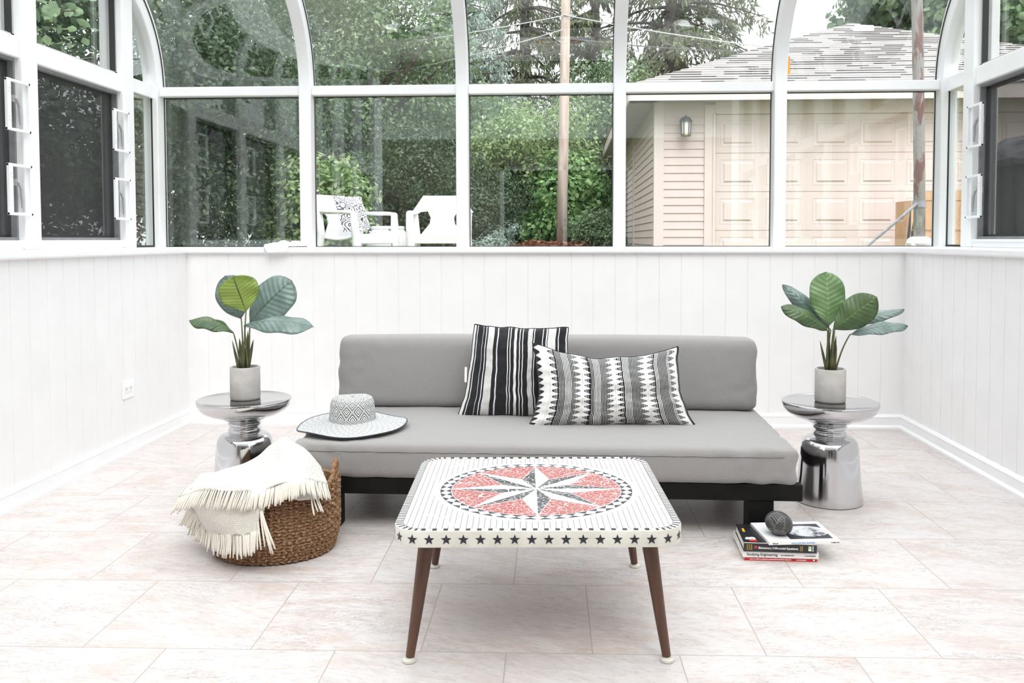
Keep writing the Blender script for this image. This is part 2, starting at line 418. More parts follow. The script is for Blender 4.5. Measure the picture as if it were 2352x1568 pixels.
def side(X, s, centers, wn, tn):
    """s=+1 for the left wall (room towards +x), -1 for the right wall. depth d is measured outward"""
    def bx(m, d0, d1, y0, y1, z0, z1, mi=0): m.box(min(X - s * d0, X - s * d1), max(X - s * d0, X - s * d1), y0, y1, z0, z1, mi)
    for c in centers:
        m = MB(); bx(m, -.035, .10, c - .06, c + .06, ZLT, max(roof_z(c + .05), 2.1) - .0)
        struct(m.build('trim_%d' % tn, FRAMEP, bevel=.006)); tn += 1
    # corner bay between the curved bar and the first post
    c = centers[0]; y0 = c + .06; y1 = YG - .09
    m = MB(); bx(m, -.02, .08, y0, y1, 1.95, 2.03); struct(m.build('trim_%d' % tn, FRAMEP, bevel=.004)); tn += 1
    w = sempty('window_%d' % wn); wn += 1
    m = MB(); bx(m, .0, .006, y0, y1, ZLT, 1.95); m.build('pane', GLASS, w)
    m = MB(); bx(m, -.012, -.002, y0, y1, ZLT, ZLT + .012); bx(m, -.012, -.002, y1 - .006, y1, ZLT, 1.95); m.build('gasket', BLACKG, w)
    poly = [(y0, 2.03)]
    yy = y1
    arc = []
    for i in range(14):
        q = y1 - (y1 - y0) * i / 13; arc.append((q, max(roof_z(q) , 2.04)))
    poly += arc
    m = MB(); m.prism(poly, 0, X - s * .0, X - s * .006); m.build('arched_pane', GLASS, w)
    for k in range(len(centers) - 1):
        a, b = centers[k + 1] + .06, centers[k] - .06
        w = sempty('window_%d' % wn); wn += 1
        # white rails: sill member, transom
        m = MB(); bx(m, -.022, .09, a, b, ZLT, 1.098); bx(m, -.03, -.022, a + .01, b - .01, 1.085, 1.098); m.build('sill', FRAMEP, w, bevel=.004)
        m = MB(); bx(m, -.022, .09, a, b, 1.925, 2.022); m.build('transom', FRAMEP, w, bevel=.005)
        # grey casement sash with jambs, seen through the opening
        f = MB()
        for (z0, z1) in ((1.098, 1.112), (1.911, 1.925)): bx(f, .0, .085, a, b, z0, z1)
        for (u0, u1) in ((a, a + .012), (b - .012, b)): bx(f, .0, .085, u0, u1, 1.112, 1.911)
        f.build('casement_frame', GREYF, w)
        f = MB()
        for (u0, u1) in ((a + .012, a + .032), (b - .032, b - .012)): bx(f, .045, .06, u0, u1, 1.112, 1.911)
        for (z0, z1) in ((1.112, 1.124), (1.897, 1.911)): bx(f, .045, .06, a + .012, b - .012, z0, z1)
        f.build('sash_edge', noisy('light_grey_sash', (.45, .45, .46), (.5, .5, .5), 20) if 'light_grey_sash' not in bpy.data.materials else bpy.data.materials['light_grey_sash'], w)
        m = MB(); bx(m, .028, .030, a + .012, b - .012, 1.112, 1.911); m.build('insect_screen', SCREEN, w)
        m = MB(); bx(m, .066, .072, a + .012, b - .012, 1.112, 1.911); m.build('pane', GLASS, w)
        # fixed upper light following the roof
        top0, top1 = roof_z(a), roof_z(b)
        m = MB(); m.prism([(a, 2.022), (b, 2.022), (b, top1), (a, top0)], 0, min(X - s * .05, X - s * .056), max(X - s * .05, X - s * .056)); m.build('upper_pane', GLASS, w)
        f = MB()
        bx(f, .0, .05, b - .012, b, 2.022, top1); bx(f, .0, .05, a, a + .012, 2.022, top0); bx(f, .0, .05, a, b, 2.022, 2.034)
        f.build('upper_frame', bpy.data.materials['light_grey_sash'], w)
        f = MB(); bx(f, .0, .03, b - .02, b - .012, 2.022, top1); f.build('upper_gasket', BLACKG, w)
        # white latch guards with grey levers, two per casement near the far jamb
        yc = b - .055
        for zc in (1.70, 1.325):
            z0, z1 = zc - .115, zc + .115; u0, u1 = yc - .085, yc + .085; t = .013
            g = MB()
            bx(g, -.055, -.040, u0, u0 + .026, z0, z1); bx(g, -.052, -.040, u1 - t, u1, z0, z1)
            bx(g, -.052, -.040, u0, u1, z1 - t, z1); bx(g, -.052, -.040, u0, u1, z0, z0 + t)
            bx(g, -.040, -.0, u1 - t, u1, z0, z1)
            for zz in (z0 + .045, z0 + .06, z1 - .045, z1 - .06): bx(g, -.060, -.055, u0 + .004, u0 + .016, zz, zz + .006)
            go = g.build('latch_guard', FRAMEP, w, bevel=.002)
            l = MB(); p = [(X - s * (-.03), yc + .0, zc + .04), (X - s * (-.035), yc + .01, zc + .035), (X - s * (-.036), yc + .03, zc + .0), (X - s * (-.036), yc + .035, zc - .08)]
            l.tube(p, [.006, .008, .008, .006], 8); bx(l, -.03, .0, yc - .006, yc + .006, zc + .02, zc + .05)
            l.build('latch_lever', bpy.data.materials['light_grey_sash'], go)
    return wn, tn
CL = [4.85 - .91 * i for i in range(7)]; CR = [4.88 - .91 * i for i in range(7)]
wn, tn = side(XWL, 1, CL, 6, n_tr)
wn, tn = side(XWR, -1, CR, wn, tn)
# house wall behind the viewer: siding, with a wide dark glazed door
m = MB(); zt = path(0)[-1][1]
m.box(XWL, -.9, YF - .15, YF, 0, 2.46, 1); m.box(.9, XWR, YF - .15, YF, 0, 2.46, 1); m.box(-.9, .9, YF - .15, YF, 2.1, 2.46, 1); m.box(XWL, XWR, YF - .15, YF, 2.46, zt)
struct(m.build('wall_front', [mk_paint('house_wall_paint', (.85, .85, .85), .7), noisy('house_brown_brick', (.20, .16, .14), (.28, .23, .20), 9, .85)]))
d = sempty('door_1')
MB().box(-.9, .9, YF - .12, YF - .1, 0, 2.1).build('door_glass', Mat('dark_door_glass', (.03, .035, .04), .08).m, d)
f = MB()
for x in (-.9, -.04, .84): f.box(x, x + .06, YF - .1, YF - .04, 0, 2.1)
f.box(-.9, .9, YF - .1, YF - .04, 2.04, 2.1); f.box(-.9, .9, YF - .1, YF - .04, 0, .08); f.build('door_frame', FRAMEP, d)

# outlet on the left wall
o = thing('wall_outlet', 'white electrical outlet plate low on the panelled wall left of the sofa', 'outlet', (XL, 4.373, .327))
MB().box(0, .006, -.057, .057, -.045, .045).build('cover_plate', TRIMP, o, bevel=.002)
m = MB()
for y in (-.022, .022):
    m.box(.006, .0085, y - .014, y + .014, -.017, .017)
m.build('socket', mk_paint('socket_white', (.82, .82, .82), .3), o, bevel=.001)
for y in (-.022, .022):
    for q in (-.006, .004): MB().box(.0085, .0088, y - .001 + q, y + .001 + q, .0, .009).build('socket_slot', BLACKG, o)

# ------------------------------------------------------------------ the daybed sofa
SO = thing('sofa', 'low grey armless daybed sofa on a black wooden platform', 'sofa', (-.095, 3.215, 0), math.radians(-1.0))
# local frame: x -0.955..0.95, y 0..0.84
SW = .945
m = MB(); m.box(-SW - .02, SW + .02, 0, .045, .137, .198); m.build('front_rail', DARKW, SO, bevel=.003)
m = MB(); m.box(-SW - .02, SW + .02, .78, .825, .137, .198); m.build('back_rail', DARKW, SO, bevel=.003)
for s in (-1, 1):
    m = MB(); m.box(s * (SW - .01) - .02, s * (SW - .01) + .02, .045, .78, .145, .19); m.build('side_rail', DARKW, SO, bevel=.003)
    for y in (0.006, .73):
        m = MB(); m.box(s * .815 - .047, s * .815 + .047, y, y + .09, 0, .137); m.build('leg', DARKW, SO, bevel=.003)
m = MB()
for i in range(9): m.box(-SW + .03 + i * .212, -SW + .13 + i * .212, .045, .78, .18, .197)
m.build('slats', DARKW, SO)
m = MB(); m.box(.9, .906, -.001, .0, .16, .166)

def cushion(name, x0, x1, y0, y1, z0, z1, r, mat, parent, puff=.008, seed=0, res=.02, tilt=0., wr=.004):
    """box cushion with rounded edges, soft faces and fabric wrinkles near the corners"""
    cx, cy, cz = (x0 + x1) / 2, (y0 + y1) / 2, (z0 + z1) / 2; hx, hy, hz = (x1 - x0) / 2, (y1 - y0) / 2, (z1 - z0) / 2
    bm = bmesh.new(); bmesh.ops.create_cube(bm, size=2)
    import itertools
    nx = max(4, int(hx * 2 / res)); ny = max(4, int(hy * 2 / res)); nz = max(4, int(hz * 2 / res))
    bm.free(); m = MB()
    N = (nx, ny, nz); H = (hx, hy, hz)
    def lin(n, h):
        # denser near the ends for the rounding
        return [math.sin((i / n - .5) * PI * .96) / math.sin(PI * .48) * h if n < 14 else (i / n * 2 - 1) * h for i in range(n + 1)]
    L = [lin(N[i], H[i]) for i in range(3)]
    def shape(p):
        q = Vector(p)
        core = Vector([max(-H[i] + r, min(H[i] - r, q[i])) for i in range(3)])
        d = q - core
        if d.length > 1e-9:
            k = max(abs(d.x), abs(d.y), abs(d.z)); d = d.normalized() * min(r, k if k < r else r) if k > 1e-9 else d
            q = core + d * 1.0
        u = [q[i] / H[i] for i in range(3)]
        pz = (1 - u[0] ** 4) * (1 - u[1] ** 4); py = (1 - u[0] ** 4) * (1 - u[2] ** 2)
        q.z += puff * pz * (1 if q.z > 0 else -.2); q.y += puff * .8 * py * (1 if q.y > 0 else -1)
        # wrinkles radiating from corners
        e = max(0, abs(u[0]) - .55) / .45
        w = noise.noise(Vector((q.x * 9 + seed, q.y * 26 + q.x * 18, q.z * 22 + seed))) * wr * (.3 + 2.6 * e * e * max(0, min(1, .4 - u[1] * 1.2)))
        w += noise.noise(Vector((q.x * 2 + seed, q.y * 3, q.z * 3))) * wr * .5
        nrm = Vector((u[0] ** 7, u[1] ** 7, u[2] ** 5)); nrm = nrm.normalized() if nrm.length > 1e-6 else Vector((0, 0, 1))
        q += nrm * w
        q.y += tilt * (q.z + hz)
        return (q.x + cx, q.y + cy, q.z + cz)
    for ax in range(3):
        a, b = [(1, 2), (0, 2), (0, 1)][ax]
        for sgn in (-1, 1):
            vs = []; fs = []
            for j in range(N[b] + 1):
                for i in range(N[a] + 1):
                    p = [0, 0, 0]; p[ax] = sgn * H[ax]; p[a] = L[a][i]; p[b] = L[b][j]; vs.append(shape(p))
            for j in range(N[b]):
                for i in range(N[a]):
                    q = j * (N[a] + 1) + i; fs.append((q, q + 1, q + N[a] + 2, q + N[a] + 1))
            m.add(vs, fs)
    o = m.build(name, mat, parent, weld=True)
    bm = bmesh.new(); bm.from_mesh(o.data); bmesh.ops.remove_doubles(bm, verts=bm.verts, dist=2e-4); bmesh.ops.recalc_face_normals(bm, faces=bm.faces); bm.to_mesh(o.data); bm.free()
    o.data.polygons.foreach_set('use_smooth', [True] * len(o.data.polygons))
    return o
PIPE = fabric('grey_piping', (.26, .25, .245), bump=.05)
seat = cushion('seat_mattress', -SW, SW, -.01, .81, .198, .332, .024, GREY, SO, .008, 3, .012, 0, .0042)
back = cushion('back_cushion', -SW - .015, SW - .01, .665, .80, .338, .655, .038, GREY, SO, .010, 8, .018, .06, .0026)
def seam(x0, x1, y0, y1, z, r, parent, ax=2):
    pts = []
    n = 6
    for (cx, cy, t0) in ((x1 - r, y1 - r, 0), (x0 + r, y1 - r, PI / 2), (x0 + r, y0 + r, PI), (x1 - r, y0 + r, 1.5 * PI)):
        for k in range(n + 1): t = t0 + PI / 2 * k / n; pts.append((cx + r * math.cos(t), cy + r * math.sin(t)))
    pts.append(pts[0]); return pts
# seam piping just under the front top edges
m = MB(); m.tube([(-SW + .05 + i * (2 * SW - .10) / 60, -.0115 - .0064 * (1 - abs(i / 30 - 1) ** 4) * .68, .303 + .001 * math.sin(i * 1.7)) for i in range(61)], .0017, 6)
m.build('piping', PIPE, seat)

# ------------------------------------------------------------------ throw pillows
def pillow(obj_name, label, cat, W, H, T, fn, mats, M, nu, nv, ear=.10, dip=.05, seed=0, group=None, lean=None, skew=((0, 0),) * 4):
    """W x H pillow, local x across, z up, y thickness; fn(u,v)->material slot on the front"""
    root = thing(obj_name, label, cat, group=group)
    def P(sgn):
        def f(u, v):
            a, b = u * 2 - 1, v * 2 - 1
            x = a * (1 - dip * (1 - b * b)) * W / 2; z = b * (1 - dip * (1 - a * a)) * H / 2
            prof = max(0, (1 - abs(a) ** 2.6)) ** .55 * max(0, (1 - abs(b) ** 2.6)) ** .55
            y = -sgn * T / 2 * prof
            y += -sgn * noise.noise(Vector((a * 2.2 + seed, b * 2.2, 0))) * .012 * min(1, prof * 2) - sgn * noise.noise(Vector((a * 7 + seed, b * 7, 5))) * .004 * min(1, prof * 3)
            e = (1 - abs(a)) * 3
            x += noise.noise(Vector((b * 2.2, seed + 2., a * 1.5))) * .005 + noise.noise(Vector((b * 6, seed + 2., a))) * .0022; z += noise.noise(Vector((a * 3, seed + 7., 0))) * .008
            # corner pulls: top-left, top-right, bottom-left, bottom-right
            wts = (((1 - u) * v) ** 3, (u * v) ** 3, ((1 - u) * (1 - v)) ** 3, (u * (1 - v)) ** 3)
            for w, (dx, dz) in zip(wts, skew): x += w * dx; z += w * dz
            return Vector((x, y, z))
        return f
    m = MB(); g = P(1); m.grid(lambda u, v: g(u, v), nu, nv, fn, uv=True)
    g2 = P(-1); m2 = MB(); m2.grid(lambda u, v: g2(1 - u, v), nu // 2, nv // 2, 0); m.add(m2.v, m2.f, 0)
    o = m.build('cover', mats, root, smooth=True)
    # edge seam cord
    e = MB(); pts = [g(t, 0) for t in np.linspace(0, 1, 40)] + [g(1, t) for t in np.linspace(0, 1, 40)] + [g(1 - t, 1) for t in np.linspace(0, 1, 40)] + [g(0, 1 - t) for t in np.linspace(0, 1, 40)]
    pts = [p for i, p in enumerate(pts) if i == 0 or (p - pts[i - 1]).length > 1e-4]
    e.tube(pts, .0028, 6); e.build('seam_cord', mats[0], root, smooth=True)
    root.matrix_world = M
    return root
KNITB = fabric('black_knit', (.011, .011, .015), (.022, .022, .026), 1400, .2, wr=False)
KNITW = fabric('white_knit', (.82, .80, .78), (.68, .66, .64), 1400, .2, wr=False)
GREYK = fabric('grey_knit', (.55, .54, .53), (.42, .42, .42), 1400, .2, wr=False)
# stripes read across the photographed pillow (0..1)
ST = [(.0, .03, 1), (.03, .045, 0), (.045, .053, 1), (.053, .115, 0), (.115, .122, 1), (.122, .150, 0), (.150, .160, 1), (.160, .175, 0), (.175, .245, 1), (.245, .285, 0), (.285, .295, 1),
      (.295, .40, 0), (.40, .408, 1), (.408, .425, 0), (.425, .433, 1), (.433, .465, 0), (.465, .492, 1), (.492, .515, 0), (.515, .524, 1), (.524, .545, 0), (.545, .553, 1), (.553, .60, 0),
      (.60, .645, 1), (.645, .66, 0), (.66, .668, 1), (.668, .745, 0), (.745, .755, 1), (.755, .785, 0), (.785, .795, 1), (.795, .805, 0), (.805, .885, 1), (.885, .91, 0), (.91, .918, 1), (.918, .985, 0), (.985, 1.01, 1)]
def f_str(u, v):
    for a, b, w in ST:
        if a <= u < b:
            if w and (b - a) > .03: return 1 if (int(u * 240)) % 2 else 2
            if w: return 1
            return 0
    return 0
def Mloc(x, y, z, rx=0, ry=0, rz=0): return Matrix.Translation((x, y, z)) @ Matrix.Rotation(rz, 4, 'Z') @ Matrix.Rotation(rx, 4, 'X') @ Matrix.Rotation(ry, 4, 'Y')
c1 = pillow('throw_pillow', 'square throw pillow with black and white vertical stripes leaning on sofa back', 'pillow', .44, .39, .12, f_str, [KNITB, KNITW, GREYK],
            Mloc(-.208, 3.755, .523, math.radians(-9), math.radians(0), math.radians(-1)), 240, 60, dip=.035, seed=1,
            skew=((.03, .012), (-.0, .0), (-.035, .0), (.03, .0)))
m = MB(); m.box(-.232, -.222, -.002, .002, -.045, .02); m.build('care_tag', TRIMP, c1)
def f_ikat(u, v):
    # five repeats: dense stripe band / white zig-zag band
    if u < .035 or u > .988: return 0 if (u < .035 and abs((v * 14) % 1 - .5) * 2 > u / .035 * .8) or u > .988 else 1
    p = (u - .135) / .2255; k = math.floor(p); q = p - k    # stripe band starts at q=0
    if 0 <= k < 4 and q < .50:
        return 0 if (q / .50 * 11) % 1 < .64 else 1
    # white part with stepped triangles growing from both bands
    if k < 0: q = (u + .0905) / .2255
    s = (q - .50) / .50
    tr = ((v * 13) % 1)
    hgt = abs(tr - .5) * 2
    for side_ in (0, 1):
        d = s if side_ == 0 else 1 - s
        if side_ == 0 and k < 0: continue
        if d < .40:
            stp = math.floor(d / .40 * 5) / 5
            if (d / .40 * 5) % 1 < .76 and hgt < .90 - stp * .82: return 0
    if abs(s - .5) < .012: return 2
    return 1
c2 = pillow('throw_pillow', 'long lumbar pillow with black stripe bands and stepped white zigzags', 'pillow', .635, .285, .155, f_ikat, [KNITB, KNITW, GREYK],
            Mloc(.183, 3.60, .462, math.radians(-16), math.radians(-1.5), math.radians(2)), 400, 160, dip=.085, seed=5,
            skew=((-.0, .075), (-.02, .045), (-.035, -.0), (.03, -.0)))

# ------------------------------------------------------------------ sun hat
def hat_mat(name, n_u, n_v, cs, brim=False):
    M = Mat(name, (.8, .8, .78), .9, spec=.1)
    u, v, _ = M.xyz('UV')
    a = u * n_u; b = v * n_v
    fu = ab(fr(a) - .5) * 2.; fv = ab(fr(b) - .5) * 2.
    d1 = fu + fv; dd = E.m('MINIMUM', d1, 2. - d1)
    c = M.ramp(dd, [(0, cs), (.11, (.88, .88, .87)), (.28, cs), (.44, (.88, .88, .87)), (.62, cs), (.78, (.50, .50, .49))], 'CONSTANT')
    M.base(c); M.bump(M.noise(500, 2, kind='Object'), .25, .002)
    return M.m
HATC = hat_mat('hat_crown_weave', 12, 3.3, (.03, .03, .035)); HATB = hat_mat('hat_brim_weave', 32, 4.0, (.16, .16, .18))
HEDGE = fabric('hat_edge_cord', (.03, .03, .035), bump=.1, wr=False)
HT = thing('sun_hat', 'wide-brimmed woven hat with black and white diamonds lying on sofa seat', 'hat', (-.862, 3.46, .343))
def crown(u, v):
    t = 2 * PI * u; prof = [(.094, .028), (.092, .045), (.089, .075), (.086, .10), (.078, .116), (.06, .124), (.03, .125), (.0, .122)]
    q = v * (len(prof) - 1); i = min(int(q), len(prof) - 2); k = q - i
    r = prof[i][0] * (1 - k) + prof[i + 1][0] * k; z = prof[i][1] * (1 - k) + prof[i + 1][1] * k
    z += .004 * math.sin(t * 2 + 1) * v
    return (r * math.cos(t), r * math.sin(t) * 1.1, z)
m = MB(); m.grid(crown, 96, 28, uv=True); m.build('crown', HATC, HT, smooth=True)
def brim(u, v):
    t = 2 * PI * u; r = .092 + v * .123
    z = .028 * (1 - v) ** 2 + .004 + v * (.010 * max(0, math.cos(t - .15)) ** 2 + .018 * max(0, math.sin(t - .3)) ** 2 + .004 * math.cos(3 * t)) + .003 * math.sin(5 * t) * v
    return (r * math.cos(t) * 1.02, r * math.sin(t) * .98, z)
m = MB(); m.grid(brim, 120, 16, uv=True); bo = m.build('brim', HATB, HT, smooth=True, solid=.003)
m = MB(); m.tube([Vector(brim(i / 90, 1.0)) for i in range(91)], .0028, 6); m.build('brim_edge', HEDGE, bo, smooth=True)

# ------------------------------------------------------------------ mosaic coffee table
TB = thing('coffee_table', 'square mosaic coffee table with compass star top on tapered wooden legs', 'table', (-.087, 2.553, 0), math.radians(2.9))
HW, CR_, ZT, ZU = .375, .075, .36, .318
def rrect(h, r, n=12, per=None):
    pts = []
    for (cx, cy, t0) in ((h - r, -h + r, -PI / 2), (h - r, h - r, 0), (-h + r, h - r, PI / 2), (-h + r, -h + r, PI)):
        for k in range(n + 1): t = t0 + PI / 2 * k / n; pts.append((cx + r * math.cos(t), cy + r * math.sin(t)))
    return pts
def perim(h, r):
    """arc-length function of the rounded square: s in 0..1 -> (x,y,nx,ny)"""
    L = 2 * (h - r); A = PI / 2 * r; tot = 4 * (L + A)
    def f(s):
        s = (s % 1) * tot
        for k in range(4):
            rot = k * PI / 2
            if s < L: x, y, nx, ny = -(h - r) + s, -h, 0, -1
            elif s < L + A:
                t = (s - L) / r; x, y = (h - r) + r * math.sin(t), -(h - r) - r * math.cos(t); nx, ny = math.sin(t), -math.cos(t)
            else: s -= L + A; continue
            c, sn_ = math.cos(rot), math.sin(rot); return (x * c - y * sn_, x * sn_ + y * c, nx * c - ny * sn_, nx * sn_ + ny * c)
        return (-(h - r), -h, 0, -1)
    return f, tot
def mosaic():
    M = Mat('mosaic_tiles', (.85, .84, .82), .22)
    x, y, _ = M.xyz()
    r = E.m('SQRT', x * x + y * y); th = E.m('ARCTAN2', y, x)
    # small white tiles
    row = y / .0105; ox = fr(fl(row) * .5) * .9; colx = x / .0155 + .0 * ox
    gl = OR(AND(ab(fr(colx) - .5) > .435, NOT(M.noise(14, 2) < .36)), (ab(fr(row + fl(colx) * .37) - .5) > .47) * .35)
    rn = M.white(M.vec(fl(colx), fl(row + fl(colx) * .37), 1.))
    white = M.mix(rn, (.84, .84, .84), (.76, .75, .75)); base = M.mix(gl, white, (.20, .18, .21))
    # ring of triangles
    ri, ro = .2515, .2835
    N = 44.
    fr_ = ab(fr(th * (N / (2 * PI)) + .5) - .5) * 2.; v = ab((r - ri) / (ro - ri) * 2. - 1.)
    ring = AND(r > ri, r < ro); rc = M.mix(v > (1.0 - fr_), (.88, .88, .88), (.025, .025, .035))
    ring2 = AND(r > ro, r < .302)
    c = M.mix(ring2, base, (.90, .90, .89))
    line = AND(r > .3005, r < .302); c = M.mix(line * .5, c, (.5, .5, .5))
    c = M.mix(ring, c, rc)
    # compass star
    R_, rin = .2505, .108
    k = 8 / (2 * PI); a = th * k; f = (fr(a + .5) - .5) / k            # signed angle to nearest point axis
    lx = r * E.m('COSINE', f); ly = r * ab(sn(f))
    slope = rin * math.sin(PI / 8) / (R_ - rin * math.cos(PI / 8))
    star = ly < (R_ - lx) * slope
    ccw = f > 0.
    ve = M.vor(60, 'DISTANCE_TO_EDGE', M.vec(x * 1.0 + M.noise(30, 2) * .012, y * 1.0, 0.)); ce = M.maprange(E(ve.outputs['Distance']), .022, .045)
    ve2 = M.vor(66, 'DISTANCE_TO_EDGE', M.vec(x * .75, y * 1.3, 0.)); cb = M.maprange(E(ve2.outputs['Distance']), .022, .05)
    red = M.mix(ce, (.80, .70, .68), (.40, .095, .085)); blk = M.mix(cb, (.72, .72, .70), (.022, .022, .026)); wht = M.mix(ce * .6, (.74, .73, .73), (.90, .89, .88))
    inner = r < ri
    sc = M.mix(ccw, wht, blk); ic = M.mix(star, red, sc)
    # thin white joints
    jl = OR(ab(ly - (R_ - lx) * slope) < .0010, AND(ly < .0009, star))
    ic = M.mix(jl, ic, (.82, .8, .8)); ic = M.mix(r > (ri - .0022), ic, (.8, .8, .8))
    c = M.mix(inner, c, ic)
    M.base(c); M.bump(ce * .3 + NOT(gl) * .4, .15, .002)
    M.rough(M.maprange(M.noise(6, 3), .3, .7, .22, .4))
    return M.m
MOS = mosaic()
CREAM = noisy('chipped_cream_enamel', (.70, .68, .62), (.60, .57, .50), 18, .35)
MB().prism(rrect(HW - .003, CR_ - .003), 2, ZU, ZT - .0008).build('table_core', noisy('table_board', (.62, .58, .52), (.5, .45, .4), 20), TB)
m = MB(); n = 12; P = rrect(HW - .022, CR_ - .02); m.prism(P, 2, ZT - .002, ZT); m.build('mosaic_panel', MOS, TB)
# border tiles around the top
BLKT = Mat('black_ceramic', (.02, .02, .03), .2).m; WHT = Mat('white_ceramic', (.88, .87, .86), .22).m
fo, tot = perim(HW - .0025, CR_ - .0025); fi, _ = perim(HW - .019, CR_ - .019)
m = MB(); NT = 112
def seg_quad(s0, s1, mi, z0, z1, g=.0006):
    a = s0 + g; b = s1 - g; ns = 3; vv = []; 
    for i in range(ns + 1):
        s = a + (b - a) * i / ns; xo, yo, nx, ny = fo(s); vv.append((xo, yo, nx, ny))
    pts = [(x, y) for x, y, _, _ in vv] + [(x - nx * .0165, y - ny * .0165) for x, y, nx, ny in vv[::-1]]
    m.prism(pts, 2, z0, z1, mi)
Lq = 2 * (HW - CR_) / tot
for k in range(4):
    div = 42 if k in (1, 3) else 21; edges = [(k * .25 + Lq * i / div, k * .25 + Lq * (i + 1) / div) for i in range(div)]
    nc = 6; Aq = .25 - Lq; edges += [(k * .25 + Lq + Aq * i / nc, k * .25 + Lq + Aq * (i + 1) / nc) for i in range(nc)]
    for s0, s1 in edges:
        ms = s0 + (s1 - s0) * .42; seg_quad(s0, ms, 1, ZT - .002, ZT + .0006, .0002); seg_quad(ms, s1, 0, ZT - .002, ZT + .0004, .0001)
m.build('border_tiles', [WHT, BLKT], TB)
# thin dark line between border and field
m = MB(); fq, _ = perim(HW - .0205, CR_ - .018)
m.tube([(fq(i / 160)[0], fq(i / 160)[1], ZT) for i in range(161)], .0008, 5); m.build('inlay_line', noisy('inlay_brass', (.22, .18, .13), (.3, .25, .2), 30, .4), TB)
# enamel band round the edge
fb, tot = perim(HW, CR_)
m = MB(); NB = 200; vv = []; ff = []
for i in range(NB):
    x, y, nx, ny = fb(i / NB)
    vv += [(x - nx * .004, y - ny * .004, ZU - .001), (x, y, ZU), (x, y, ZT - .002), (x - nx * .0025, y - ny * .0025, ZT + .0008)]
for i in range(NB):
    for k in range(3): a = i * 4 + k; b = ((i + 1) % NB) * 4 + k; ff.append((a, b, b + 1, a + 1))
m.add(vv, ff); band = m.build('edge_band', CREAM, TB, smooth=True, angle=50)
NS = round(tot / .0432)
for i in range(NS):
    s = (i + .5) / NS; m = MB(); x, y, nx, ny = fb(s); tx, ty = -ny, nx
    pts = []
    for q in range(10):
        rr = .0142 if q % 2 == 0 else .0058; t = PI / 2 + q * PI / 5; u = rr * math.cos(t); w = rr * math.sin(t)
        xx, yy, n1, n2 = fb(s + u / tot); pts.append((xx + n1 * .0007, yy + n2 * .0007, (ZU + ZT) / 2 - .001 + w))
    cx = (x + nx * .0009, y + ny * .0009, (ZU + ZT) / 2 - .001)
    m.add(pts + [cx], [(q, (q + 1) % 10, 10) for q in range(10)]); m.build('star_inlay', BLKT, band)
for sx in (-1, 1):
    for sy in (-1, 1):
        tx_, ty_ = sx * .292, sy * .285; bx_, by_ = sx * .335, sy * .326
        m = MB(); m.tube([(tx_, ty_, ZU), (tx_ * .3 + bx_ * .7, ty_ * .3 + by_ * .7, ZU * .3 + .3 * .015), (bx_, by_, .013)], [.0215, .0145, .0115], 20)
        lg = m.build('leg', WALNUT, TB, smooth=True, angle=50)
        m = MB(); m.lathe([(.011, .012), (.0125, .009), (.018, .007), (.0185, .0015), (.015, 0)][::-1], (bx_ * 1.005, by_ * 1.005, 0), 20); m.build('foot_glide', CREAM, lg, smooth=True, angle=40)

# ------------------------------------------------------------------ chrome pedestal tables
def ptable(x, y, label):
    t = thing('pedestal_table', label, 'table', (x, y, 0), group='polished metal pedestal tables')
    m = MB(); m.lathe([(.132, 0), (.137, .003), (.1365, .01), (.131, .06), (.125, .12), (.121, .18), (.118, .225), (.113, .248), (.104, .262), (.094, .268), (.075, .271), (.069, .274), (.066, .278)], n=96)
    m.build('base', CHROME, t, smooth=True, angle=60)
    m = MB(); m.lathe([(.066, .276), (.069, .285), (.067, .294), (.061, .299), (.060, .303), (.066, .307), (.070, .314), (.068, .322), (.062, .326), (.060, .329), (.066, .333), (.082, .336)], n=96)
    m.build('neck', CHROME, t, smooth=True)
    m = MB(); m.lathe([(.07, .334), (.088, .336), (.092, .342), (.11, .346), (.145, .357), (.172, .371), (.188, .387), (.1945, .402), (.1965, .414), (.1955, .419), (.191, .421), (.187, .4195), (.10, .419)], n=128)
    m.build('top', CHROME, t, smooth=True, angle=50)
    return t
TLX, TLY = -1.375, 3.64; TRX, TRY = 1.108, 3.68
ptable(TLX, TLY, 'polished metal pedestal side table behind the wicker basket')
ptable(TRX, TRY, 'polished metal pedestal side table behind the stacked books')

# ------------------------------------------------------------------ potted plants
def leaf_mat(name, c1, c2, vein, rough=.38):
    M = Mat(name, c1, rough)
    u, v, _ = M.xyz('UV')      # u across -, v along
    ax = ab(u - .5) * 2.
    ribs = fr(v * 11. - ax * 1.8)
    n = M.noise(14, 4)
    c = M.mix(M.maprange(n, .35, .65), c1, c2)
    c = M.mix(AND(ab(ribs - .5) > .44, ax < .8) * .14, c, vein); c = M.mix((ax < .035) * .9, c, vein)
    M.base(c); M.bump(sn(ribs * 2 * PI) * .35 + n * .8, .4, .004)
    M.b.inputs['Transmission Weight'].default_value = 0
    return M.m
LFT = leaf_mat('leaf_teal', (.095, .15, .13), (.175, .235, .215), (.05, .09, .065), .3)
LFG = leaf_mat('leaf_bright_green', (.165, .24, .035), (.22, .30, .06), (.03, .06, .01))
LFM = leaf_mat('leaf_mid_green', (.10, .19, .07), (.17, .27, .12), (.20, .30, .12))
LFD = leaf_mat('leaf_dark_green', (.035, .07, .025), (.075, .125, .045), (.12, .18, .05))
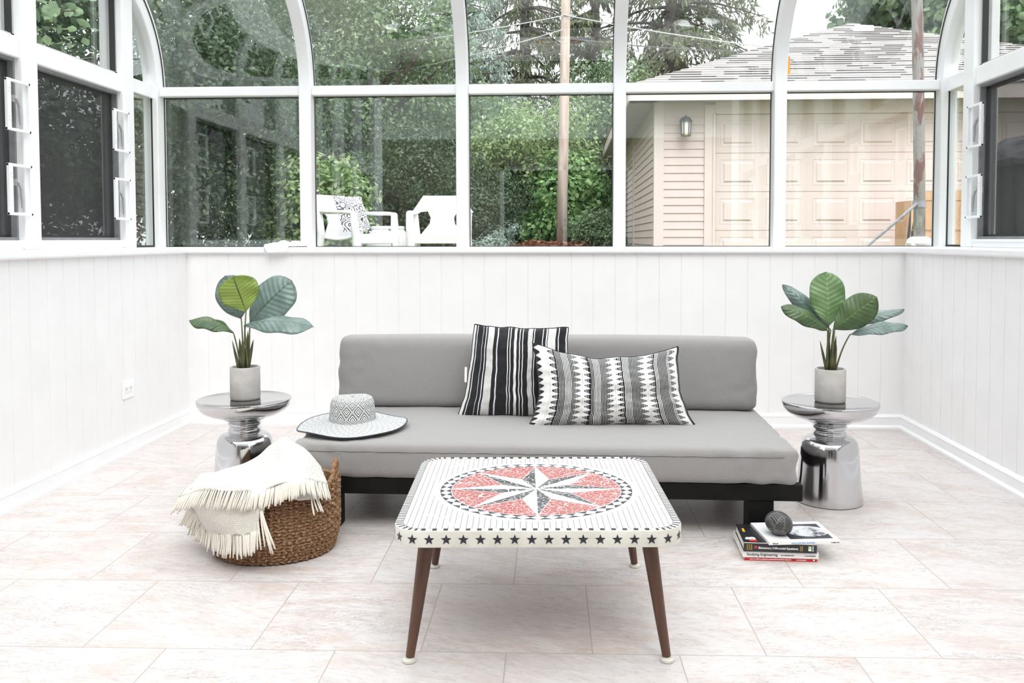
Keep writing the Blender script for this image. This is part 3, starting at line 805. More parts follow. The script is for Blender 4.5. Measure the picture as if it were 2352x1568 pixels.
def leaf(parent, base, tip, width, nrm, mat, arch=.02, fold=.12, roll=0., stem_from=None, stem_col=STEM, sr=.0028, fat=.45, wave=.004, seed=0, tp=.62):
    b, t = Vector(base), Vector(tip); d = t - b; L = d.length; d.normalize(); n = Vector(nrm); n = (n - d * n.dot(d)).normalized(); s = d.cross(n).normalized()
    if roll:
        q = Matrix.Rotation(roll, 3, d); n = q @ n; s = q @ s
    def P(u, v):
        a = u * 2 - 1
        q = 2 * v ** 1.18 - 1; w = width / 2 * max(0.0, 1 - abs(q) ** (2.1 if q < 0 else 2.6)) ** (.82 if q < 0 else tp)
        if v > .97: w = max(w * .5, width * .02)
        if v >= 1: w = 0
        c = b + d * (v * L) + n * (arch * 4 * v * (1 - v) - .0) + s * (a * w)
        c -= n * (fold * w * a * a * 1.0); c += n * wave * math.sin(v * 16 + seed + a * 2) * abs(a)
        return c
    m = MB(); m.grid(P, 12, 26, uv=True); lf = m.build('leaf', mat, parent, smooth=True, solid=.0009)
    if stem_from is not None:
        s0 = Vector(stem_from); mid = s0.lerp(b, .5) + Vector(((b.x - s0.x) * -.18, 0, (b.z - s0.z) * .12))
        pts = [s0.lerp(mid, k).lerp(mid.lerp(b, k), k) for k in [i / 8 for i in range(9)]]
        pts += [P(.5, q) + n * -.002 for q in (.1, .25, .45)]
        m = MB(); m.tube(pts, [sr * 1.6 - sr * .9 * i / 11 for i in range(12)], 8); m.build('leaf_stem', stem_col, lf, smooth=True)
    return lf
def plant(x, y, label, leaves, sheaths):
    z0 = .4195
    t = thing('potted_plant', label, 'plant', (x, y, z0), group='broad-leaved plants in round concrete pots')
    inv = Vector((x, y, z0))
    m = MB(); m.lathe([(.059, 0), (.0615, .003), (.0625, .01), (.0625, .136), (.061, .139), (.0555, .139), (.054, .136), (.053, .12), (.0, .12)], n=64, close=False)
    m.add([], []); m.build('pot', CONC, t, smooth=True, angle=40)
    m = MB(); m.lathe([(.053, .118), (.035, .122), (.0, .124)], n=32, close=False); m.build('soil', SOIL, t, smooth=True)
    for (b, tp, w, n, mt, kw) in leaves:
        st = (kw.pop('sx', 0.), kw.pop('sy', 0.), .12)
        leaf(t, Vector(b) - inv, Vector(tp) - inv, w, n, mt, stem_from=st, **kw)
    for (p, q, r) in sheaths:
        p = Vector(p); q = Vector(q); mid = p.lerp(q, .5)
        m = MB(); m.tube([p, p.lerp(q, .3), p.lerp(q, .6) + Vector((0, 0, .0)), p.lerp(q, .85), q], [r, r * 1.0, r * .8, r * .45, .0008], 8); m.build('sheath', SHEATH, t, smooth=True)
    return t
def k_(p, c=.963): return (p[0] * c, p[1] * c, 1.1 - (1.1 - p[2]) * c)
plant(TLX + .005, TLY, 'potted plant with bright lime front leaf on the table behind the wicker basket', [
    (k_((-1.459, 3.84, .743)), k_((-1.535, 3.86, .937)), .150, (-.1, -1, .25), LFT, dict(arch=.01, sx=-.012, sy=.01)),
    (k_((-1.416, 3.83, .730)), k_((-1.235, 3.87, .916)), .185, (-.05, -1, .35), LFT, dict(arch=.012, sx=.012, sy=.01, seed=2)),
    (k_((-1.399, 3.74, .786)), k_((-1.452, 3.73, .940)), .170, (.1, -1, .1), LFG, dict(arch=.0, sx=.0, sy=-.01, fold=.1, seed=4)),
    (k_((-1.465, 3.76, .690)), k_((-1.655, 3.74, .745)), .095, (.05, -.45, .95), LFD, dict(tp=.85, arch=.028, sx=-.018, fold=.35, seed=1)),
    (k_((-1.400, 3.72, .725)), k_((-1.088, 3.70, .722)), .120, (.0, -.55, .9), LFT, dict(tp=.85, arch=.028, sx=.018, sy=-.012, fold=.30, seed=3)),
], [((-.012, 0, .12), (-.022, .0, .26), .011), ((.004, .006, .12), (.012, .01, .29), .011), ((.012, -.008, .12), (.042, -.01, .255), .009), ((-.02, -.01, .12), (-.052, -.005, .25), .007), ((.0, -.012, .12), (-.004, -.014, .27), .009)])
plant(TRX + .0, TRY, 'potted plant with rounded upright leaf on the table behind the stacked books', [
    ((1.101, 3.69, .735), (1.097, 3.72, .962), .150, (.0, -1, .2), LFM, dict(arch=.008, sx=-.002, fold=.1)),
    ((1.102, 3.63, .728), (1.266, 3.60, .864), .130, (-.15, -1, .25), LFD, dict(tp=.8, arch=.010, sx=.004, sy=-.01, fold=.2, seed=2)),
    ((1.128, 3.75, .712), (.925, 3.76, .905), .070, (-.3, -.8, .6), LFT, dict(tp=.85, arch=.02, sx=-.01, sy=.01, fold=.5, seed=3)),
    ((1.085, 3.65, .720), (.885, 3.62, .822), .082, (-.3, -.7, .7), LFD, dict(tp=.85, arch=.022, sx=-.014, fold=.35, seed=5)),
    ((1.138, 3.73, .716), (1.422, 3.72, .802), .065, (-.2, -.6, .8), LFT, dict(tp=.85, arch=.022, sx=.012, sy=.01, fold=.5, seed=6)),
    ((1.170, 3.63, .706), (1.392, 3.60, .744), .072, (.0, -.6, .85), LFT, dict(tp=.85, arch=.020, sx=.016, sy=-.01, fold=.25, seed=7)),
], [((-.008, .004, .12), (-.012, .0, .28), .010), ((.010, .0, .12), (.022, .004, .275), .009), ((.008, -.008, .12), (.020, -.012, .24), .009), ((-.014, -.004, .12), (-.046, -.004, .255), .0065), ((.0, -.012, .12), (.004, -.016, .30), .009)])

# ------------------------------------------------------------------ basket
def basket_mat():
    M = Mat('seagrass_weave', (.36, .2, .1), .75, spec=.25)
    u, v, _ = M.xyz('UV')
    n = M.noise(1., 3, .6, M.vec(u * 170., v * 44., 0.)); n2 = M.noise(6, 3)
    c = M.mix(M.maprange(n, .38, .62), (.085, .038, .017), (.42, .25, .14)); c = M.mix(M.maprange(n, .60, .75), c, (.70, .53, .37)); c = M.mix(M.maprange(n2, .4, .7) * .3, c, (.33, .20, .11))
    M.base(c); M.bump(n, .4, .003); return M.m
BW = basket_mat()
BK = thing('wicker_basket', 'brown woven seagrass basket standing on the floor', 'basket', (-1.035, 3.018, 0), math.radians(8))
ROWS = 21
def bprof(z):     # radius along the height
    k = z / .24; return .192 + .022 * math.sin(min(1, k * 2.2) * PI / 2)
def rimz(t):      # rim rises into a handle at each end
    h = max(0, math.cos(t)) ** 22
    return .238 + .062 * min(1, h * 1.2)
def weave(u, v):
    t = 2 * PI * u; z = v * rimz(t) + .002; r = bprof(min(z, .24))
    if z > .24: r += (z - .24) * -.15
    q = v * ROWS; row = int(q); f = (q - row) * 2 - 1
    bul = math.sqrt(max(0, 1 - f * f)) * .0075
    st = math.sin(t * 62 + (row % 2) * PI + abs(f) * 2.2 * (1 if row % 2 else -1)) * .0042
    r += bul + st + noise.noise(Vector((t * 8, row * 3.1, 0))) * .002
    return (r * math.cos(t) * 1.03, r * math.sin(t) * .90, z + .0016 * math.sin(t * 37 + row))
m = MB(); m.grid(weave, 640, ROWS * 6, uv=True); bo = m.build('woven_body', BW, BK, smooth=True, solid=0)
m = MB(); m.grid(lambda u, v: Vector(((bprof(v * .23) - .006) * math.cos(2 * PI * u) * 1.02, (bprof(v * .23) - .006) * math.sin(2 * PI * u) * .90, v * .232 + .004)), 96, 12, uv=True)
m.lathe([(.0, .004), (.190, .004)], n=48, close=False, sy=.9); m.build('inner_wall', BW, BK, smooth=True)
for s in (1,):
    m = MB(); pts = []
    for i in range(60):
        t = (i / 59 - .5) * 1.1 + (0 if s > 0 else PI); z = rimz(t) + .004; r = bprof(.24) + max(0, z - .24) * -.15 + .003
        pts.append((r * math.cos(t) * 1.03 + .002 * math.sin(i * 1.9), r * math.sin(t) * .90, z + .002 * math.cos(i * 1.9)))
    m.tube(pts, [.0085 + .002 * math.sin(i * 1.3) for i in range(60)], 10); m.build('handle', BW, BK, smooth=True)
m = MB(); pts = []
for i in range(200):
    t = 2 * PI * i / 199; z = rimz(t); r = bprof(.24) + max(0, z - .24) * -.15
    pts.append((r * math.cos(t) * 1.03, r * math.sin(t) * .90, z + .002 * math.sin(i * 2.1)))
m.tube(pts, [.0065 + .0015 * math.sin(i * 2.3) for i in range(200)], 8); m.build('rim_braid', BW, BK, smooth=True)

# ------------------------------------------------------------------ throw blanket in the basket
A = [[(-1.325, 3.22, .155), (-1.24, 3.22, .19), (-1.155, 3.22, .224), (-1.088, 3.22, .25), (-1.037, 3.22, .25), (-.981, 3.2, .24), (-.909, 3.15, .213)],
     [(-1.333, 3.12, .235), (-1.218, 3.08, .263), (-1.109, 3.05, .318), (-1.041, 3.03, .375), (-.999, 3.03, .392), (-.942, 3.05, .352), (-.888, 3.08, .278)],
     [(-1.338, 3.02, .228), (-1.198, 2.95, .290), (-1.071, 2.9, .312), (-1.002, 2.9, .325), (-.942, 2.9, .335), (-.891, 2.93, .328), (-.85, 3.0, .265)],
     [(-1.350, 2.95, .200), (-1.205, 2.815, .266), (-1.064, 2.780, .274), (-.983, 2.79, .278), (-.913, 2.80, .302), (-.861, 2.82, .306), (-.82, 2.93, .258)]]
B = [[(-1.300, 2.93, .238), (-1.158, 2.835, .262), (-1.079, 2.815, .266), (-1.006, 2.81, .276)], [(-1.262, 2.88, .167), (-1.160, 2.80, .185), (-1.068, 2.785, .203), (-1.003, 2.78, .218)],
     [(-1.215, 2.87, .107), (-1.140, 2.81, .118), (-1.062, 2.775, .128), (-1.008, 2.772, .145)]]
Cc = [[(-1.362, 3.02, .180), (-1.269, 2.97, .210), (-1.171, 2.90, .225)], [(-1.345, 2.995, .137), (-1.268, 2.93, .139), (-1.172, 2.86, .141)], [(-1.325, 2.98, .118), (-1.252, 2.91, .108), (-1.160, 2.84, .102)]]
D = [[(-.98, 2.825, .272), (-.886, 2.835, .280), (-.84, 2.93, .25)], [(-.955, 2.80, .259), (-.88, 2.808, .238), (-.832, 2.90, .222)]]
def cr(p0, p1, p2, p3, t): return .5 * ((2 * p1) + (p2 - p0) * t + (2 * p0 - 5 * p1 + 4 * p2 - p3) * t * t + (3 * p1 - p0 - 3 * p2 + p3) * t ** 3)
def spl(P, t):
    P = [Vector(p) for p in P]; n = len(P) - 1; q = min(t * n, n - 1e-6); i = int(q); k = q - i
    a = P[i - 1] if i > 0 else P[0] * 2 - P[1]; d = P[i + 2] if i + 2 <= n else P[n] * 2 - P[n - 1]
    return cr(a, P[i], P[i + 1], d, k)
def patch(G):
    def f(u, v): return spl([spl(r, u) for r in G], v)
    return f
def wool_mat():
    M = Mat('cream_wool', (.83, .78, .70), .95, spec=.1)
    u, v, _ = M.xyz('UV')
    a = u * 36. + v * 6.; b = v * 26. - u * 6.
    g = E.m('MAXIMUM', E.m('POWER', ab(sn(a * PI)), 6.), E.m('POWER', ab(sn(b * PI)), 6.))
    M.base(M.mix(g, (.74, .68, .59), (.88, .85, .79))); M.bump(g + M.noise(200, 3) * .3, .6, .006)
    M.b.inputs['Sheen Weight'].default_value = .4
    return M.m
WOOL = wool_mat(); YARN = fabric('cream_yarn', (.86, .82, .74), (.78, .73, .64), 1500, .1, wr=False)
TH_ = thing('throw_blanket', 'cream wool throw with long fringe draped over the wicker basket', 'blanket')
m = MB()
for G, nu, nv, w in ((A, 70, 40, .004), (B, 30, 24, .004), (Cc, 24, 18, .004), (D, 20, 8, .002)):
    g = patch(G)
    m.grid(lambda u, v: g(u, v) + Vector((0, -.4, 1)) * (noise.noise(Vector((u * 6, v * 4, nu))) * w * 2 + math.sin(u * 31 + v * 3) * w * .35), nu, nv, uv=True)
cl = m.build('cloth', WOOL, TH_, smooth=True, solid=.005)
def strands(G, row, n, length, out, rad=.0026, spread=.35, seed=0, u0=0., u1=1., sweep=(0, 0), bund=True):
    g = patch(G); rr = random.Random(seed); m = MB()
    for i in range(n):
        u = u0 + (u1 - u0) * (i + .5 + rr.uniform(-.25, .25)) / n
        p = g(u, row); e = .01; pv = g(u, row - e); d = (p - pv).normalized()
        sw = sweep[0] + (sweep[1] - sweep[0]) * (i / max(1, n - 1))
        k = round(i / 3) * 3; bs = math.sin(k * 12.9) * .22 if bund else 0
        L = length * rr.uniform(.85, 1.12)
        dn = Vector((sw + bs * .35 + rr.uniform(-.08, .08), out * .3, -1)).normalized()
        pts = [p - d * .004]; cur = p.copy(); dirv = (d * .6 + Vector((0, -.25, -.2))).normalized()
        for j in range(5):
            dirv = dirv.lerp(dn, .55).normalized(); cur = cur + dirv * (L / 5); pts.append(cur.copy())
        r0 = rad * rr.uniform(.85, 1.2); m.tube(pts, [r0 * .9, r0, r0 * 1.05, r0 * 1.1, r0 * 1.1, r0 * .95], 6)
    return m
fr_m = MB()
for args in (dict(G=A, row=1., n=62, length=.062, out=-.3, seed=1, u0=.0, u1=.62, sweep=(-.55, -.05)), dict(G=A, row=1., n=36, length=.058, out=-.3, seed=2, u0=.60, u1=1., sweep=(-.1, .35)),
             dict(G=B, row=1., n=36, length=.07, out=-.1, seed=3, sweep=(-.15, .05)), dict(G=B, row=.35, n=10, length=.16, out=-.15, seed=4, u0=.9, u1=1.25, sweep=(.02, .35)),
             dict(G=Cc, row=1., n=30, length=.055, out=.0, seed=5, sweep=(-.3, .05)), dict(G=Cc, row=.4, n=26, length=.06, out=-.2, seed=6, sweep=(-.6, .0)), dict(G=B, row=.1, n=16, length=.075, out=-.3, seed=7, u0=.45, u1=1.05, sweep=(.0, .2)),
             dict(G=D, row=1., n=4, length=.05, out=-.4, seed=8, u0=.75, u1=.95, sweep=(.3, .5))):
    q = strands(**args); fr_m.add(q.v, q.f)
fr_m.build('fringe', YARN, TH_, smooth=True)

# ------------------------------------------------------------------ books
PAPER = noisy('book_paper', (.85, .83, .78), (.78, .76, .70), 60, .8)
def book(label, x0, x1, y0, y1, z, h, cover, M, spine=True, name='book', soft=False):
    t = thing(name, label, 'book'); cv = cover
    c = MB(); ct = .0022 if not soft else .0008
    c.box(x0, x1, y0, y1, z + h - ct, z + h); c.box(x0, x1, y0, y1, z, z + ct); c.box(x0, x1, y0, y0 + ct, z, z + h)
    c.build('cover', cv, t, bevel=.0006)
    i = .003 if not soft else .0006
    MB().box(x0 + i, x1 - i, y0 + ct, y1 - i, z + ct, z + h - ct).build('pages', PAPER, t)
    t.matrix_world = M; return t
RED = noisy('red_cover', (.55, .02, .02), (.5, .015, .015), 30, .35); WCOV = noisy('white_cover', (.85, .83, .81), (.8, .78, .76), 30, .3); BCOV = noisy('black_cover', (.015, .015, .018), (.03, .03, .035), 30, .3)
INK = Mat('ink_black', (.02, .02, .02), .5).m; GOLD = Mat('ink_gold', (.45, .27, .06), .4).m; WINK = Mat('ink_white', (.85, .85, .85), .5).m; BLUE = Mat('ink_blue', (.15, .35, .6), .5).m; REDI = Mat('ink_red', (.7, .03, .03), .4).m; GREENI = Mat('ink_green', (.45, .62, .35), .5).m
def tiny_print(x0, x1, z, h, mt, parent, seed=0):
    g = random.Random(seed); m = MB(); x = x0
    while x < x1:
        w = g.uniform(.0008, .0024); m.box(x, x + w, -.0006, -.0001, z, z + h * g.choice((.7, 1, 1))); x += w + g.choice((.0004, .0005, .0014))
    return m.build('tiny_lettering', mt, parent)
def Rz(a, x, y): return Matrix.Translation((x, y, 0)) @ Matrix.Rotation(a, 4, 'Z')
FR = Matrix.Rotation(PI / 2, 4, 'X')      # text standing on the spine, facing -y
bx0, by0 = .735, 2.968
b1 = book('thin red paperback at the bottom of the stack', -.122, .122, 0, .17, 0, .011, RED, Rz(math.radians(-1.5), bx0, by0), soft=True)
tiny_print(-.105, .035, .0038, .0032, WINK, b1, 1)
tiny_print(.052, .085, .0038, .0032, WINK, b1, 2)
lg_ = MB().lathe([(.0, 0), (.003, 0)], n=16, close=False).build('spine_logo', WINK, b1)
lg_.matrix_local = Matrix.Translation((.111, -.0006, .0055)) @ FR
b2 = book('white textbook with dark engineering title on its spine, above the red paperback', -.128, .126, 0, .205, .011, .021, WCOV, Rz(math.radians(-2.), bx0 + .0, by0 - .002), soft=True)
text_mesh('spine_text', 'Studying Engineering', .0125, INK, b2, Matrix.Translation((-.115, -.0004, .018)) @ FR, bold=.00015)
tiny_print(.0, .045, .0195, .0030, INK, b2, 3)
tiny_print(.078, .115, .0195, .0030, INK, b2, 4)
b3 = book('thick black hardcover with differential equations title, third from the floor', -.122, .122, 0, .195, .033, .031, BCOV, Rz(math.radians(-2.6), bx0 - .004, by0 - .008))
text_mesh('spine_text', 'Elementary Differential Equations', .0098, WINK, b3, Matrix.Translation((-.073, -.0004, .044)) @ FR, bold=.00025)
m = MB()
for i, x in enumerate((-.112, -.105, -.098)):
    for k in range(5): m.box(x, x + .004, -.0007, -.0002, .039 + k * .0042, .0415 + k * .0042)
m.build('author_lettering', GOLD, b3); m = MB()
for i, x in enumerate((.066, .0715)):
    for k in range(5): m.box(x, x + .0035, -.0007, -.0002, .040 + k * .0036, .0422 + k * .0036)
m.build('author_lettering', GOLD, b3)
m = MB(); m.box(-.0855, -.0775, -.0008, -.0002, .0455, .053); m.build('spine_emblem', REDI, b3)
m = MB(); m.box(.0935, .1035, -.0007, -.0002, .041, .0475); m.build('publisher_mark', WINK, b3)
m = MB(); m.box(.0935, .1035, -.0008, -.0002, .0485, .0565); m.build('publisher_mark_green', GREENI, b3)
m = MB()
for k in range(6): m.box(.107, .1105, -.0007, -.0002, .040 + k * .0032, .0418 + k * .0032)
m.build('publisher_lettering', WINK, b3)
m = MB(); m.box(-.122, .122, -.0006, .0008, .0625, .0642); m.build('spine_rule', WCOV, b3)
# cover lettering seen beside the magazine
text_mesh('cover_text', 'B', .045, WINK, b3, Matrix.Translation((-.078, .030, .0645)) @ Matrix.Rotation(PI / 2, 4, 'Z'), bold=.002)
m = MB(); m.box(-.10, -.074, .014, .026, .0641, .0648); m.build('cover_stripe', REDI, b3)
m = MB(); m.box(-.108, -.1, .11, .145, .0641, .0648); m.build('cover_mark', Mat('ink_yellow', (.8, .45, .02), .4).m, b3)
def mag_mat():
    M = Mat('photo_cover', (.85, .85, .85), .25)
    x, y, z = M.xyz()
    n = M.noise(30, 6, .7, dist=1.5); n2 = M.noise(9, 3, .5)
    dx = (x - .055) / .075; dy = (y - .10) / .055
    el = (dx * dx + dy * dy) < 1.
    pic = M.mix(M.maprange(n, .42, .58), (.06, .06, .08), (.80, .80, .84)); pic = M.mix(M.maprange(n2, .5, .6) * .6, pic, (.78, .78, .82))
    frame = AND(AND(x > -.03, x < .120), AND(y > .022, y < .175))
    c = M.mix(el, (.035, .035, .05), pic); M.base(M.mix(frame, (.86, .85, .85), c)); return M.m
mg = thing('magazine', 'white glossy magazine with black and white cover photo, topmost of the stack', 'magazine')
c = MB(); c.box(-.112, .135, 0, .20, .0645, .0752); c.build('pages', WCOV, mg, bevel=.0008)
MB().box(-.112, .135, 0, .20, .0752, .0757).build('cover', mag_mat(), mg)
tiny_print(-.098, -.082, .0675, .0042, INK, mg, 5)
tiny_print(-.035, .045, .0675, .0040, BLUE, mg, 6)
tiny_print(.103, .130, .0675, .0030, INK, mg, 7)
mg.matrix_world = Rz(math.radians(6), .80, 2.952) 
def ball_mat():
    M = Mat('etched_ceramic', (.3, .3, .3), .45)
    v = M.vor(22); col = M.node('ShaderNodeSeparateColor'); M.nt.links.new(v.outputs['Color'], col.inputs[0])
    a = E(col.outputs[0]) * 6.28; x, y, z = M.xyz()
    s = fr((x * E.m('COSINE', a) + (z * 1.0 + y * .5) * sn(a)) * 150.)
    ve = M.vor(22, 'DISTANCE_TO_EDGE'); edge = E(ve.outputs['Distance']) < .06
    st = AND(s < .5, NOT(edge))
    M.base(M.mix(st, (.10, .097, .095), (.006, .006, .006))); M.bump(NOT(st), .4, .002); return M.m
m = MB(); m.lathe([(max(.0001, .0478 * math.sin(PI * i / 28)), -.0395 * math.cos(PI * i / 28)) for i in range(29)], n=48)
ba = m.build('decorative_ball', ball_mat(), None, smooth=True); ba.location = (.740, 3.02, .0757 + .0393); ba.rotation_euler = (.1, .35, .3)
tag(ba, 'round grey etched decorative ball resting on the magazine', 'ball')

# crumpled white cloth on the back ledge, orange sticker on a glazing bar
def ragP(u, v):
    a, b = u * 2 - 1, v * 2 - 1
    x = a * .13 * (1 - .25 * b * b); y = b * .05
    h = .030 * max(0, 1 - a * a) ** .6 * max(0, 1 - b * b) ** .5 * (.7 + noise.noise(Vector((a * 3, b * 3, 2))) * .9)
    z = h + .002 + abs(noise.noise(Vector((a * 6, b * 5, 9)))) * .008
    if b < -.35 and a < .2: z -= (-.35 - b) * .06; y -= .012
    return Vector((x, y, z))
m = MB(); m.grid(ragP, 40, 24)
rg = m.build('dust_cloth', mk_paint('white_cloth', (.86, .85, .85), .9), None, smooth=True, solid=.003); rg.location = (-1.67, 5.13, ZLT + .002); rg.rotation_euler = (0, 0, .12)
tag(rg, 'crumpled white cloth lying on the window ledge above the left potted plant', 'cloth')
m = MB(); yy = path(.115); 
st = MB().box(1.2905, 1.318, 5.236, 5.238, 2.068, 2.172).build('warning_sticker', Mat('orange_sticker', (.95, .45, .05), .5).m)
tag(st, 'small orange sticker on the white glazing bar in front of the garage roof', 'sticker')

# ================================================================== OUTSIDE
GZ = .70
GRASS = noisy('dry_yard_ground', (.16, .15, .08), (.12, .17, .06), 3, .95, .4, 30)
m = MB(); m.box(-40, 40, YG + .06, 60, GZ - .3, GZ); m.box(-40, XWL - .08, -12, YG + .06, GZ - .3, GZ); m.box(XWR + .08, 40, -12, YG + .06, GZ - .3, GZ)
struct(m.build('ground', GRASS), 'yard ground around the sunroom')

# ---- leaves
def leaf_cloud(name, mat, P, N, size, parent=None, aspect=.55, droop=.3, jitter=.5, fold=.25):
    """P: points (n,3), N: outward normals (n,3)"""
    n = len(P); R = RNG
    N = N / np.maximum(np.linalg.norm(N, axis=1, keepdims=True), 1e-6)
    nr = N + R.normal(0, jitter, (n, 3)) + np.array([0, 0, .35]); nr /= np.linalg.norm(nr, axis=1, keepdims=True)
    t = R.normal(0, 1, (n, 3)) + N * .6 - np.array([0, 0, droop * 2]); t -= nr * np.sum(t * nr, 1, keepdims=True); t /= np.linalg.norm(t, axis=1, keepdims=True)
    s = np.cross(t, nr); L = size * R.uniform(.6, 1.25, (n, 1)); W = L * aspect / 2
    base = P; q = lambda a, b, c: base + t * L * a + s * W * b - nr * L * c
    V = np.stack([q(0, 0, 0), q(.35, 1, fold * .35), q(.8, .62, fold * .3), q(1, 0, .12), q(.8, -.62, fold * .3), q(.35, -1, fold * .35), q(.5, 0, -.03)], 1).reshape(-1, 3)
    k = np.arange(n)[:, None] * 7
    F = np.concatenate([k + np.array([[0, 1, 2, 3, 6]]), k + np.array([[0, 6, 3, 4, 5]])], 1).reshape(-1, 5)
    me = bpy.data.meshes.new(name); me.vertices.add(len(V)); me.vertices.foreach_set('co', V.astype(np.float32).ravel())
    me.loops.add(F.size); me.loops.foreach_set('vertex_index', F.astype(np.int32).ravel())
    me.polygons.add(len(F)); me.polygons.foreach_set('loop_start', np.arange(0, F.size, 5, dtype=np.int32))
    me.materials.append(mat); me.update(calc_edges=True)
    o = bpy.data.objects.new(name, me); COL.objects.link(o)
    if parent: o.parent = parent
    return o
def blobs_surface(blobs, n, fill=.35):
    """points scattered over/inside a union of ellipsoids (x,y,z,rx,ry,rz)"""
    b = np.array(blobs); w = (b[:, 3] * b[:, 5]) ; idx = RNG.choice(len(b), n, p=w / w.sum())
    d = RNG.normal(0, 1, (n, 3)); d /= np.linalg.norm(d, axis=1, keepdims=True)
    rad = 1 - fill * RNG.random((n, 1)) ** 1.5; lump = 1 + .12 * np.sin(d[:, :1] * 9 + idx[:, None]) * np.sin(d[:, 2:] * 8 + idx[:, None] * 2)
    P = b[idx, :3] + d * b[idx, 3:6] * rad * lump
    return P, d
def foliage_mat(name, c1, c2, c3, sc=1.6):
    M = Mat(name, c1, .5, spec=.35)
    oi = M.node('ShaderNodeNewGeometry')
    n = M.noise(sc, 3); n2 = E(oi.outputs['Random Per Island'])
    c = M.mix(M.maprange(n, .35, .65), c1, c2); c = M.mix(M.maprange(n2, .55, 1.), c, c3); M.base(c)
    tb = M.node('ShaderNodeBsdfTranslucent'); M.link(c, tb.inputs[0]); mx = M.node('ShaderNodeMixShader'); mx.inputs[0].default_value = .3
    M.nt.links.new(M.b.outputs[0], mx.inputs[1]); M.nt.links.new(tb.outputs[0], mx.inputs[2]); M.nt.links.new(mx.outputs[0], M.nt.nodes['Material Output'].inputs[0])
    return M.m
G_DK = foliage_mat('dark_foliage', (0.057, 0.095, 0.053), (0.097, 0.151, 0.085), (0.167, 0.243, 0.139))
G_MD = foliage_mat('mid_foliage', (0.142, 0.221, 0.115), (0.242, 0.352, 0.188), (0.394, 0.541, 0.296))
G_LT = foliage_mat('light_foliage', (0.227, 0.347, 0.154), (0.364, 0.508, 0.240), (0.562, 0.670, 0.373))
G_BL = foliage_mat('bluish_spruce', (0.298, 0.400, 0.354), (0.437, 0.539, 0.484), (0.667, 0.787, 0.711))
G_VN = foliage_mat('vine_foliage', (0.162, 0.318, 0.111), (0.264, 0.462, 0.173), (0.492, 0.680, 0.310))
G_CN = foliage_mat('conifer_needles', (0.109, 0.133, 0.081), (0.192, 0.227, 0.129), (0.346, 0.382, 0.207))
G_RD = foliage_mat('dead_leaves', (.25, .08, .05), (.35, .16, .10), (.45, .28, .2))
BARK = noisy('tree_bark', (.06, .05, .045), (.12, .10, .09), 12, .9, .5, 30, bdist=.02)
def mass(cx, cy, cz, rx, ry, rz, k, r, seed):
    """random clumps filling an ellipsoid"""
    g = random.Random(seed); out = []
    for i in range(k):
        while True:
            a, b, c = g.uniform(-1, 1), g.uniform(-1, 1), g.uniform(-1, 1)
            if a * a + b * b + c * c < 1: break
        q = r * g.uniform(.6, 1.3); out.append((cx + a * rx, cy + b * ry, cz + c * rz, q, q, q * .8))
    return out
def broadleaf(name, label, cat, c, r, k, clump, n, size, mat, trunk=None, seed=0, fill=.4, group=None, aspect=.6, droop=.3, extra=None):
    t = thing(name, label, cat, (c[0], c[1], GZ), group=group)
    b = mass(0, 0, c[2] - GZ, *r, k, clump, seed)
    if extra: b += extra
    b = [q for q in b if q[2] + q[5] > .05]
    P, N = blobs_surface(b, n, fill); keep = P[:, 2] > .02; P, N = P[keep], N[keep]
    leaf_cloud('foliage', mat, P, N, size, t, aspect, droop)
    m = MB(); h = max(.3, c[2] - GZ)
    tr = trunk or .05
    m.tube([(0, 0, -.05), (.05, 0, h * .4), (-.03, .05, h)], [tr, tr * .8, tr * .5], 10)
    g = random.Random(seed + 5)
    for q in g.sample(b, min(len(b), 14)):
        m.tube([(0, 0, h * .45), (q[0] * .5, q[1] * .5, (q[2] + h * .4) * .5 + .1), (q[0], q[1], q[2])], [tr * .5, tr * .3, tr * .12], 6)
    m.build('trunk', BARK, t, smooth=True)
    return t
def conifer(name, label, x, y, h, r, tiers, n_b, mat, nleaf, size, z0=1.2, seed=0, sag=.35, tr=.16):
    t = thing(name, label, 'tree', (x, y, GZ)); g = random.Random(seed)
    m = MB(); m.tube([(0, 0, -.1), (.02, 0, h * .5), (0, 0, h)], [tr, tr * .7, .02], 12)
    P = []; N = []
    for k in range(tiers):
        z = z0 + (h - z0) * k / tiers; rr = r * (1 - k / tiers * .85)
        for j in range(n_b):
            a = g.uniform(0, 2 * PI); L = rr * g.uniform(.7, 1.15); d = Vector((math.cos(a), math.sin(a), 0)); up = g.uniform(.0, .3)
            pts = [Vector((0, 0, z)) + d * (L * q) + Vector((0, 0, up * L * q - sag * L * q * q * 1.3 + .12 * L * q ** 4)) for q in (0, .25, .5, .75, 1)]
            m.tube(pts, [tr * .22, tr * .17, tr * .12, tr * .07, .008], 5)
            for i in range(nleaf):
                q = g.random() ** .7; i0 = min(int(q * 4), 3); p = pts[i0].lerp(pts[i0 + 1], q * 4 - i0)
                side_ = Vector((-d.y, d.x, 0)) * g.uniform(-1, 1) * .22 * L * (1.15 - q)
                hang = g.random() ** 1.6 * .42 * min(1, L * .5)
                P.append(p + side_ + Vector((g.uniform(-.03, .03), g.uniform(-.03, .03), -hang - abs(side_.length) * .25))); N.append((d.x * .5, d.y * .5, .2))
    leaf_cloud('foliage', mat, np.array([tuple(p) for p in P]), np.array(N), size, t, .20, 1.4, .8)
    m.build('trunk', BARK, t, smooth=True)
    return t

